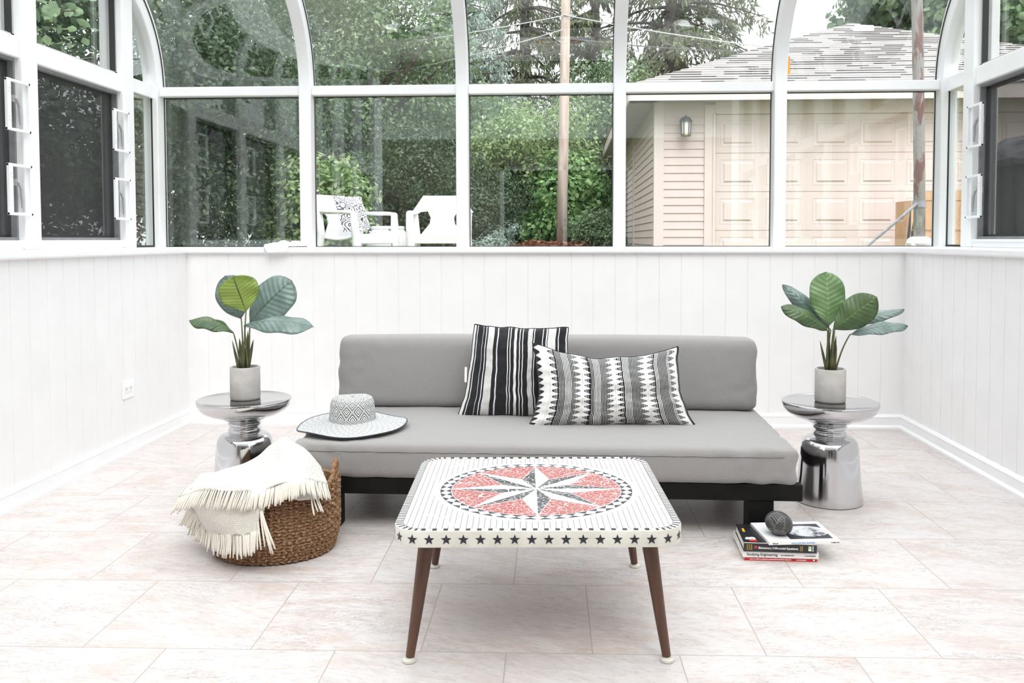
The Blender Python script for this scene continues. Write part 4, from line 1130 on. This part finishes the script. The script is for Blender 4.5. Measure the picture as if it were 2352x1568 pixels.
# left garden: tall dark trees close to the side windows
broadleaf('garden_tree', 'tall dark tree outside the side window left of the plant', 'tree', (-6.6, 8.4, 3.6), (2.0, 2.6, 2.7), 70, .7, 42000, .078, G_DK, .16, 1)
broadleaf('garden_tree', 'dark leafy tree seen behind the corner of the glazing, left of the white chairs', 'tree', (-5.9, 13.2, 3.2), (1.9, 2.2, 2.6), 70, .7, 40000, .08, G_DK, .18, 2)
broadleaf('garden_tree', 'dark tree outside the leftmost side window', 'tree', (-5.6, 4.2, 3.3), (1.5, 2.4, 2.5), 50, .65, 22000, .078, G_DK, .14, 3)
broadleaf('garden_tree', 'leafy tree beside the house, mirrored in the glass', 'tree', (-6.2, .2, 3.1), (1.4, 2.4, 2.3), 36, .8, 7000, .13, G_DK, .14, 33)
broadleaf('hedge', 'long low dark hedge along the side of the yard, behind the side window trees', 'hedge', (-8.6, 7., 1.9), (.9, 10., 1.3), 130, .8, 30000, .14, G_DK, .05, 41)
broadleaf('hedge', 'dark hedge across the far end of the yard behind the bushes', 'hedge', (-4.2, 21.3, 1.7), (5.2, .9, 1.1), 90, .8, 24000, .13, G_DK, .05, 42)
# branch with bigger leaves close to the upper side window
def branch(label, pts, n, size, mat, seed):
    t = thing('leafy_branch', label, 'branch'); m = MB(); m.tube(pts, [.016, .012, .008, .004][:len(pts)], 6); m.build('twig', BARK, t)
    g = random.Random(seed); P = []; N = []
    for i in range(n):
        q = g.random(); k = min(int(q * (len(pts) - 1)), len(pts) - 2); a = Vector(pts[k]).lerp(Vector(pts[k + 1]), q * (len(pts) - 1) - k)
        P.append(a + Vector((g.uniform(-.28, .28), g.uniform(-.2, .2), g.uniform(-.22, .12)))); N.append((.3, -.6, .5))
    leaf_cloud('foliage', mat, np.array([tuple(p) for p in P]), np.array(N), size, t, .62, .5, .5); return t
branch('light green leafy branch hanging outside the upper side window', [(-5.4, 5.9, 3.1), (-4.7, 6.0, 2.95), (-4.1, 6.15, 2.72), (-3.6, 6.3, 2.78)], 230, .10, G_MD, 4)
# behind the back glazing, left to right
broadleaf('garden_tree', 'olive green tree rising behind the patterned cushion chair', 'tree', (-4.6, 17.5, 5.2), (2.4, 1.6, 3.2), 90, .75, 38000, .09, G_MD, .2, 6, fill=.5)
broadleaf('shrub', 'dense dark rounded bush behind the two white garden chairs', 'bush', (-2.35, 14.6, 1.75), (1.35, .9, 1.05), 50, .48, 24000, .062, G_DK, .06, 7)
broadleaf('shrub', 'light green loose shrub behind the chair with the patterned cushion', 'bush', (-3.75, 13.2, 1.6), (.75, .7, .85), 30, .32, 9000, .085, G_LT, .05, 8, fill=.8)
broadleaf('shrub', 'low dark shrub right behind the garden chairs, left of the pale feathery shrub', 'bush', (-1.9, 15.2, 1.3), (.7, .7, .5), 30, .4, 12000, .06, G_DK, .05, 9)
broadleaf('shrub', 'yellow green tall shrub behind and left of the utility pole', 'bush', (-.75, 18.5, 3.0), (1.35, .9, 1.0), 44, .5, 15000, .085, G_LT, .08, 10, fill=.7)
broadleaf('shrub', 'mid green hedge tree under the blue spruce', 'bush', (-2.6, 19.5, 3.1), (1.6, 1.0, 1.5), 44, .6, 16000, .09, G_MD, .1, 11)
broadleaf('vine_bush', 'rounded bush covered in heart-shaped vine leaves behind the utility pole', 'bush', (.05, 18.2, 1.80), (.85, .6, .95), 50, .40, 17000, .10, G_VN, .07, 12, fill=.25, aspect=.85, droop=.7)
broadleaf('shrub', 'feathery pale green shrub at the foot of the hedge, left of the utility pole', 'bush', (-1.35, 14.0, 1.15), (.75, .5, .45), 22, .26, 8000, .045, G_BL, .04, 13, fill=.9)
broadleaf('shrub', 'low bush right of the utility pole beside the garage', 'bush', (.75, 16.2, 1.15), (.55, .5, .5), 18, .3, 6000, .06, G_MD, .04, 14)
broadleaf('garden_tree', 'mid green tree behind the garage side wall', 'tree', (1.0, 21., 3.4), (1.2, 1.0, 2.0), 40, .6, 14000, .09, G_MD, .12, 15)
broadleaf('garden_tree', 'green tree rising behind the garage roof near the rusty pole', 'tree', (8.9, 22.0, 7.4), (1.8, 1.6, 2.2), 60, .8, 20000, .2, G_MD, .2, 16, fill=.6, aspect=.8)
broadleaf('garden_tree', 'green leafy tree outside the upper right side window', 'tree', (12.6, 21.5, 6.6), (2.2, 1.8, 3.0), 60, .9, 18000, .2, G_MD, .16, 17, aspect=.8)
broadleaf('garden_tree', 'dark tree far behind the hedge, left half of the view', 'tree', (-7.5, 24., 5.), (4.2, 2., 4.6), 90, 1.3, 24000, .2, G_DK, .3, 18)
conifer('spruce_tree', 'bluish grey spruce behind the bushes left of the utility pole', -2.9, 23.5, 9.5, 2.8, 20, 11, G_BL, 120, .16, 1.5, 3, .25)
conifer('spruce_tree', 'dark drooping spruce with bare trunk behind the utility pole', -1.25, 26.5, 12., 3.7, 15, 7, G_CN, 120, .24, 2.0, 4, .55, .24)
conifer('spruce_tree', 'large drooping spruce rising above the garage roof', 2.9, 24.5, 12., 4.0, 17, 7, G_CN, 140, .26, 2.2, 5, .42, .26)
conifer('spruce_tree', 'dark spruce filling the gap right of the utility pole', .75, 23., 10., 2.3, 15, 6, G_CN, 110, .22, .6, 9, .45, .2)
# red-brown leaf litter
P = np.column_stack([RNG.normal(-.2, .55, 1500), RNG.uniform(15.2, 17.2, 1500), RNG.uniform(GZ, GZ + .36, 1500)])
lt = leaf_cloud('dead_leaves', G_RD, P, np.tile([0, 0, 1.], (1500, 1)), .11, None, .6)
tag(lt, 'reddish brown dead leaves heaped under the bushes', 'leaves', kind='stuff')

# ---- utility pole and wires
up = thing('utility_pole', 'weathered brown wooden utility pole standing before the vine bush', 'pole', (-.088, 17.0, GZ))
m = MB(); m.tube([(0, 0, -.1), (.04, 0, 2), (.085, 0, 5), (.10, 0, 9)], [.112, .100, .088, .078], 20); m.build('pole_shaft', POLEW, up, smooth=True)
m = MB(); m.box(-.7, .9, -.16, -.08, 7.9, 8.0); m.build('crossarm', POLEW, up)
WIRE = Mat('wire_grey', (.62, .62, .62), .5).m; WIRED = Mat('wire_dark', (.12, .12, .12), .6).m
def wire(label, a, b, sag, mt, r=.011):
    a, b = Vector(a), Vector(b); m = MB(); m.tube([a.lerp(b, i / 24) - Vector((0, 0, sag * 4 * (i / 24) * (1 - i / 24))) for i in range(25)], r, 6)
    o = m.build('power_line', mt, None, smooth=True); tag(o, label, 'wire', group='power lines at the utility pole'); return o
wire('upper pale power line running left from the utility pole', (-.06, 16.9, 5.38), (-6.5, 17.2, 4.72), .12, WIRE)
wire('lower pale power line running left from the utility pole', (-.06, 16.9, 5.12), (-6.5, 17.8, 4.2), .2, WIRE, .009)
wire('pale power line running right from the utility pole over the garage', (-.06, 16.9, 5.40), (5.4, 17.1, 4.62), .08, WIRE)
wire('dark power line running right from the utility pole behind the garage roof', (-.06, 17.08, 5.0), (5.5, 17.5, 4.75), .1, WIRED, .012)
wire('dark power line running left from the utility pole in front of the spruce', (-.06, 17.08, 4.75), (-6.5, 18.2, 4.6), .12, WIRED, .010)

# ---- garage
SID = noisy('beige_siding', (.78, .655, .63), (.75, .625, .60), 3, .6); TRB = noisy('beige_trim', (.82, .71, .68), (.79, .68, .65), 3, .5); DOORB = noisy('garage_door_beige', (.81, .695, .655), (.79, .675, .635), 2, .5)
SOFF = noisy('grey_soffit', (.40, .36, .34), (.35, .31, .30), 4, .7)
GA = thing('garage', 'detached beige garage with lap siding and hipped shingle roof', 'garage', (1.21, 11.8, GZ))
LW = 7.3; H0 = 2.93 - GZ; LAP = .107
def lapwall(m, axis, s0, s1, z0, z1, sign):
    n = int(math.ceil((z1 - z0) / LAP))
    for i in range(n):
        a = z0 + i * LAP; b = min(a + LAP, z1 + .001)
        if axis == 'x': m.add([(s0, -.016, a), (s1, -.016, a), (s1, -.003, b), (s0, -.003, b), (s0, 0.004, a), (s1, .004, a)], [(0, 1, 2, 3), (4, 5, 1, 0)])
        else: m.add([(-.016, s0, a), (-.016, s1, a), (-.003, s1, b), (-.003, s0, b), (.004, s0, a), (.004, s1, a)], [(1, 0, 3, 2), (5, 4, 0, 1)])
m = MB(); m.box(0, .76, .004, .1, 0, H0); m.box(5.70, LW, .004, .1, 0, H0); m.box(.76, 5.70, .004, .1, 2.07, H0); m.box(.76, 5.70, .09, .1, 0, 2.07); m.box(0.004, .1, .004, 7., 0, H0); m.box(0, LW, 6.9, 7., 0, H0); m.box(LW - .1, LW, 0.004, 7., 0, H0)
lapwall(m, 'x', .1, .64, 0, H0, 1); lapwall(m, 'y', 0.1, 7., 0, H0, 1); lapwall(m, 'x', 6.2, LW, 0, H0, 1)
m.build('siding_wall', SID, GA)
m = MB(); m.box(-.03, .1, -.03, .1, 0, H0); m.build('corner_trim', TRB, GA)
m = MB(); m.box(-.03, .0, 3.55, 3.72, 0, H0); m.build('side_trim', TRB, GA)
DX0, DX1, DZ = .78, 5.68, 2.765 - GZ
m = MB(); m.box(.64, DX0, -.035, .02, 0, DZ + .12); m.box(DX0, DX1, -.035, .02, DZ, H0 - .0); m.box(DX1, DX1 + .14, -.035, .02, 0, DZ + .12); m.box(DX0 - .03, DX0, -.05, .0, 0, DZ); m.build('door_surround', TRB, GA, bevel=.004)
dr = MB(); NP = 8; pw = (DX1 - DX0) / NP; sh = DZ / 4
dr.box(DX0, DX1, .03, .06, 0, DZ)
for r_ in range(4):
    dr.box(DX0, DX1, .018, .03, r_ * sh + .004, (r_ + 1) * sh - .004)
door = dr.build('garage_door', DOORB, GA)
for r_ in range(4):
    for c_ in range(NP):
        a, b = DX0 + c_ * pw + .08, DX0 + (c_ + 1) * pw - .08; z0, z1 = r_ * sh + .09, (r_ + 1) * sh - .09
        q = MB(); v = []
        for (i, yy) in ((0, .018), (.012, .026), (.03, .026), (.055, .008)):
            v += [(a + i, yy, z0 + i), (b - i, yy, z0 + i), (b - i, yy, z1 - i), (a + i, yy, z1 - i)]
        f = [(k * 4 + e, k * 4 + (e + 1) % 4, k * 4 + 4 + (e + 1) % 4, k * 4 + 4 + e) for k in range(3) for e in range(4)] + [(12, 13, 14, 15)]
        v = [(x, y - .004, z) for x, y, z in v]
        q.add(v, f); q.build('raised_panel', DOORB, door)
# eaves and roof
EV = .38; ZE = H0 + .02; EX0, EX1, EY0, EY1 = -EV, LW + EV, -EV, 7. + EV
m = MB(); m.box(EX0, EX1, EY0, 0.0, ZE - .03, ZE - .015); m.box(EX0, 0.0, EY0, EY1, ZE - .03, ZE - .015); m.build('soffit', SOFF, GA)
m = MB(); m.box(EX0, EX1, EY0 - .02, EY0, ZE - .06, ZE + .13); m.box(EX0 - .02, EX0, EY0, EY1, ZE - .06, ZE + .13); m.build('fascia', TRB, GA)
def shingle_mat():
    M = Mat('asphalt_shingle', (.5, .48, .47), .9)
    x, y, z = M.xyz(); zz = (z - 2.38) / .0548 + .3; row = fl(zz); t = fl((x + y * .9 + M.white(M.vec(row, 1., 2.)) * 3.) / .16)
    rn = M.white(M.vec(t, row, 0.))
    M.base(M.mix(rn, (.40, .37, .36), (.56, .53, .52))); M.bump(M.noise(80, 3), .4, .01); return M.m
SHN = shingle_mat()
def row_shade_mat():  # broken shadow line under each shingle row, painted into the riser colour
    M = Mat('shingle_row_shade', (.2, .19, .18), .9)
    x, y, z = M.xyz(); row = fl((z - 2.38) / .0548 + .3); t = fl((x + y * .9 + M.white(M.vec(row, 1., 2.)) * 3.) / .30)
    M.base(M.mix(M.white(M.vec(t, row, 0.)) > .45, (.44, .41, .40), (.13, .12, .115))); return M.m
EDGE = row_shade_mat()
ax_, ay_, az_ = (EX0 + EX1) / 2, 3.5, ZE + .13 + 1.70
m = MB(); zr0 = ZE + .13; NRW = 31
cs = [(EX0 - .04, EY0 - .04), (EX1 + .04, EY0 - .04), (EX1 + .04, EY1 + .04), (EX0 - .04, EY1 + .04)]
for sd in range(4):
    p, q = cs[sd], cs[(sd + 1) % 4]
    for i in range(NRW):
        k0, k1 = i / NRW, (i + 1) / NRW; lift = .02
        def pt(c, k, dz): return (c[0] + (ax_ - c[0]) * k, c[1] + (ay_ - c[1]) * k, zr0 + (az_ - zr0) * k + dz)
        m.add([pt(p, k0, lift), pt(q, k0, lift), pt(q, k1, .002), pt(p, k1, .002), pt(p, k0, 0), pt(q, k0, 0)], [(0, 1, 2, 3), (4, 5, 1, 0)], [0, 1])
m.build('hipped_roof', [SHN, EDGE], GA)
m = MB(); m.box(ax_ - .16, ax_ + .16, ay_ - .72, ay_ - .40, az_ - .33, az_ - .20); m.build('roof_vent', noisy('roof_vent_metal', (.75, .74, .72), (.7, .7, .7), 5, .5), GA, bevel=.02)
# wall lantern
LNT = thing('wall_lantern', 'black coach lantern mounted on the garage siding', 'lantern', (1.585, 11.77, 2.62))
BKM = Mat('black_metal', (.06, .06, .07), .4).m
m = MB(); m.box(-.045, .045, -.005, .012, -.08, .09); m.tube([(0, 0, .06), (0, -.06, .1), (0, -.11, .09)], .01, 8); m.build('bracket', BKM, LNT)
m = MB(); m.lathe([(.085, .03), (.08, .045), (.06, .075), (.03, .095), (.008, .10), (.006, .12)], (0, -.11, 0), 16); m.build('hood', BKM, LNT, smooth=True, angle=40)
m = MB()
for k in range(6): t = k * PI / 3; m.tube([(.07 * math.cos(t), -.11 + .07 * math.sin(t), .03), (.06 * math.cos(t), -.11 + .06 * math.sin(t), -.16)], .006, 5)
m.lathe([(.064, -.165), (.064, -.152)], (0, -.11, 0), 16); m.build('cage', BKM, LNT)
m = MB(); m.lathe([(.052, -.15), (.058, .03)], (0, -.11, 0), 16); m.build('lamp_glass', Mat('frosted_glass', (.88, .87, .80), .3).m, LNT, smooth=True, angle=40)
m = MB(); m.lathe([(.055, -.152), (.056, -.13)], (0, -.11, 0), 16); m.build('brass_ring', Mat('brass', (.8, .6, .2), .3, 1.).m, LNT)

# ---- rusty metal pole with brace
def rust_mat():
    M = Mat('peeling_paint_metal', (.5, .48, .47), .6)
    x, y, z = M.xyz(); n = M.noise(1., 5, .6, M.vec(x * 9, y * 9, z * 2.2), .6); n2 = M.noise(40, 3)
    c = M.mix(M.maprange(n, .52, .55), (.30, .27, .26), (.17, .07, .062)); c = M.mix(M.maprange(n, .40, .36), c, (.46, .44, .43)); M.base(M.mix(M.maprange(n2, .62, .7) * .7, c, (.12, .05, .04))); M.bump(n, .3, .01); return M.m
RP = thing('metal_pole', 'old metal pole with peeling rusty paint standing before the garage', 'pole', (3.165, 8.0, GZ))
m = MB(); m.tube([(.02, 0, 0), (.005, 0, 1.), (-.03, 0, 2.2), (-.075, 0, 3.3), (-.09, 0, 4.4)], [.049, .049, .048, .047, .046], 20); m.build('pole_shaft', rust_mat(), RP, smooth=True)
m = MB(); m.tube([(-.03, -.05, .715), (-.2, -.04, .56), (-.55, -.02, .25), (-.8, 0, .02)], .013, 8); m.lathe([(.056, .68), (.056, .74)], (.008, 0, 0), 20); m.build('brace', noisy('grey_brace_metal', (.25, .25, .28), (.35, .35, .38), 20, .5), RP)
m = MB(); m.tube([(-.075, 0, 2.75), (-.25, 0, 2.95), (-.5, 0, 3.02), (-.7, .0, 3.0)], .018, 8); m.build('side_bracket', rust_mat(), RP)
m = MB(); m.lathe([(.10, .33), (.11, .36), (.10, .40), (.06, .42)], (.015, 0, 0), 16); m.box(-.08, .11, -.08, .08, .28, .36); m.build('white_collar', noisy('white_plastic', (.85, .85, .85), (.8, .8, .8), 10, .5), RP, bevel=.01)

# ---- cardboard, wheelie bin
CBM = noisy('tan_cardboard', (.62, .36, .20), (.68, .42, .25), 8, .8)
CB = thing('cardboard_box', 'large open tan cardboard box by the garage door', 'box', (4.65, 10.9, GZ))
m = MB(); m.box(-.52, .55, -.25, .25, 0, .86); m.build('carton', CBM, CB, bevel=.004)
m = MB(); m.prism([(-.52, .0), (-.60, .0), (-.44, .93), (-.42, .86), (-.52, .80)], 1, -.26, -.24); m.prism([(-.5, .86), (.50, .86), (.42, 1.0), (-.38, .96)], 1, -.26, -.25); m.build('flap', CBM, CB)
m = MB(); m.box(-.52, .55, -.262, -.26, .50, .512); m.build('crease_line', noisy('cardboard_seam', (.45, .25, .13), (.4, .22, .1), 8, .8), CB)
BIN = thing('wheelie_bin', 'dark wheeled rubbish bin with a full lid outside the side window', 'bin', (3.02, 5.75, GZ))
BNM = noisy('dark_bin_plastic', (.045, .05, .045), (.07, .08, .07), 6, .5, .05, 30)
m = MB(); m.prism([(-.25, .05), (.25, .05), (.30, .86), (-.30, .86)], 1, -.3, .3); m.build('bin_body', BNM, BIN, bevel=.02)
m = MB(); m.box(-.33, .33, -.34, .34, .84, .90); m.build('bin_rim', BNM, BIN, bevel=.015)
m = MB(); m.grid(lambda u, v: Vector(((u - .5) * .62, (v - .5) * .62, .90 + .16 * math.sqrt(max(0, (1 - (2 * u - 1) ** 2))) * math.sqrt(max(0, 1 - (2 * v - 1) ** 2)) + noise.noise(Vector((u * 6, v * 6, 1))) * .03 * (1 if 0.05 < u < .95 and .05 < v < .95 else 0))), 28, 28)
m.build('bin_lid', noisy('black_bag_plastic', (.02, .02, .022), (.05, .05, .055), 8, .25, .6, 14, bdist=.03), BIN, smooth=True)
for s in (-1, 1):
    m = MB(); m.tube([(s * .27, .28, .1), (s * .33, .28, .1)], .1, 20); m.build('wheel', BLACKG, BIN)

# ---- white garden chairs
WPL = noisy('white_garden_plastic', (.88, .88, .89), (.85, .85, .86), 6, .4)
def monobloc(x, y, rz, label, z=GZ + .0):
    """moulded armchair, seat .43 m, facing local -y"""
    t = thing('garden_armchair', label, 'chair', (x, y, z), rz, group='white moulded garden chairs')
    m = MB(); m.grid(lambda u, v: Vector(((u - .5) * (.50 + .02 * v), -.25 + v * .50, .425 - .03 * math.sin(v * PI) - .02 * v + .01 * math.cos((u - .5) * PI))), 12, 12); m.build('seat', WPL, t, smooth=True, solid=.02)
    # backrest: tapered top with flared wings, solid centre
    prof = [(-.25, .40), (.25, .40), (.20, .47), (.135, .55), (.125, .62), (.16, .69), (.27, .675), (.335, .675), (.31, .71), (.215, .86), (-.215, .86), (-.31, .71), (-.335, .675), (-.27, .675), (-.16, .69), (-.125, .62), (-.135, .55), (-.20, .47)]
    m = MB(); b = MB()
    def bk(p, d): z_ = p[1]; return (p[0], .22 + (z_ - .40) * .46 + d, z_)
    f = [bk(p, 0) for p in prof]; g = [bk(p, .022) for p in prof]; n = len(prof)
    m.add(f + g, [tuple(range(n)), tuple(range(n, 2 * n))[::-1]] + [(i, n + i, n + (i + 1) % n, (i + 1) % n) for i in range(n)]); m.build('backrest', WPL, t)
    for s in (-1, 1):
        a = MB(); a.tube([(s * .27, .30, .675), (s * .295, .12, .665), (s * .30, -.12, .66), (s * .295, -.245, .65)], [.034, .038, .040, .034], 10, ry=.55); a.build('armrest', WPL, t, smooth=True)
        a = MB(); a.tube([(s * .295, -.235, .655), (s * .285, -.255, .44), (s * .275, -.27, .2), (s * .27, -.285, 0)], [.034, .045, .042, .034], 10); a.build('leg', WPL, t, smooth=True)
        a = MB(); a.tube([(s * .29, .27, .68), (s * .275, .26, .44), (s * .28, .30, .2), (s * .285, .34, 0)], [.03, .042, .042, .034], 10); a.build('leg', WPL, t, smooth=True)
    a = MB(); a.box(-.26, .26, -.262, -.24, .34, .43); a.build('apron', WPL, t, bevel=.008)
    t.scale = (1.04, 1.04, 1.04)
    return t
ch2 = monobloc(-1.36, 9.4, math.radians(4), 'white moulded garden armchair facing the room, right of the stool')
ch1 = monobloc(-2.26, 9.40, math.radians(58), 'white moulded garden armchair turned sideways, holding a patterned cushion')
def pat_mat():
    M = Mat('paisley_print', (.85, .85, .85), .85)
    v = M.vor(11); d = E(v.outputs['Distance']); n = M.noise(9, 3)
    M.base(M.mix(fr(d * 5. + n * 1.2) < .42, (.86, .86, .86), (.05, .05, .07))); return M.m
PAT = pat_mat()
gp = pillow('outdoor_cushion', 'white outdoor cushion with black paisley print on the sideways garden chair', 'cushion', .42, .42, .13, lambda u, v: 0, [PAT],
            Mloc(-2.33, 9.43, GZ + .68, math.radians(-22), 0, math.radians(58)) , 30, 30, dip=.04, seed=9)
# perforated drum stool
PS = thing('garden_stool', 'white round garden stool with small cut-out spots beside the chairs', 'stool', (-2.06, 10.0, GZ)); PS.scale = (1.1, 1.1, 1.14)
def spot_mat():
    M = Mat('cutout_spots', (.87, .87, .87), .4)
    v = M.vor(13); c = M.node('ShaderNodeSeparateColor'); M.nt.links.new(v.outputs['Color'], c.inputs[0])
    M.base(M.mix(AND(E(v.outputs['Distance']) < .22, E(c.outputs[0]) > .35), (.87, .87, .87), (.08, .09, .09))); return M.m
m = MB(); m.lathe([(.15, 0), (.19, .04), (.215, .18), (.215, .30), (.19, .42), (.17, .455)], n=40); m.build('drum', spot_mat(), PS, smooth=True, angle=50)
m = MB(); m.lathe([(.172, .452), (.178, .46), (.172, .48), (.15, .485)], n=40); m.build('stool_top', WPL, PS, smooth=True, angle=50)

# ------------------------------------------------------------------ light: bright overcast sky
w = bpy.data.worlds.new('overcast'); S.world = w; w.use_nodes = True; nt = w.node_tree; E.nt = nt
bg = nt.nodes['Background']; bg.inputs[1].default_value = 1.0
tc = nt.nodes.new('ShaderNodeTexCoord'); sp = nt.nodes.new('ShaderNodeSeparateXYZ'); nt.links.new(tc.outputs['Generated'], sp.inputs[0])
rp = nt.nodes.new('ShaderNodeValToRGB'); mrn = nt.nodes.new('ShaderNodeMapRange'); mrn.inputs[1].default_value = -.2; mrn.inputs[2].default_value = 1.
nt.links.new(sp.outputs[2], mrn.inputs[0]); nt.links.new(mrn.outputs[0], rp.inputs[0])
rp.color_ramp.elements[0].position = .1; rp.color_ramp.elements[0].color = (.30, .31, .30, 1)
rp.color_ramp.elements[1].position = .2; rp.color_ramp.elements[1].color = (.66, .68, .71, 1)
e = rp.color_ramp.elements.new(.9); e.color = (1.65, 1.68, 1.75, 1)
nt.links.new(rp.outputs[0], bg.inputs[0])
sun = bpy.data.lights.new('hazy_sun', 'SUN'); sun.energy = 1.0; sun.angle = math.radians(35); sun.color = (1, .98, .95)
so = bpy.data.objects.new('hazy_sun', sun); COL.objects.link(so); so.rotation_euler = (math.radians(40), 0, math.radians(18))

S.view_settings.view_transform = 'Standard'; S.view_settings.look = 'None'; S.view_settings.gamma = 1; S.view_settings.use_curve_mapping = False
S.view_settings.exposure = .95
S.cycles.max_bounces = 10; S.cycles.transparent_max_bounces = 32; S.cycles.diffuse_bounces = 5; S.cycles.glossy_bounces = 5
S.cycles.use_denoising = True; S.cycles.caustics_reflective = False; S.cycles.caustics_refractive = False; S.cycles.sample_clamp_indirect = 6
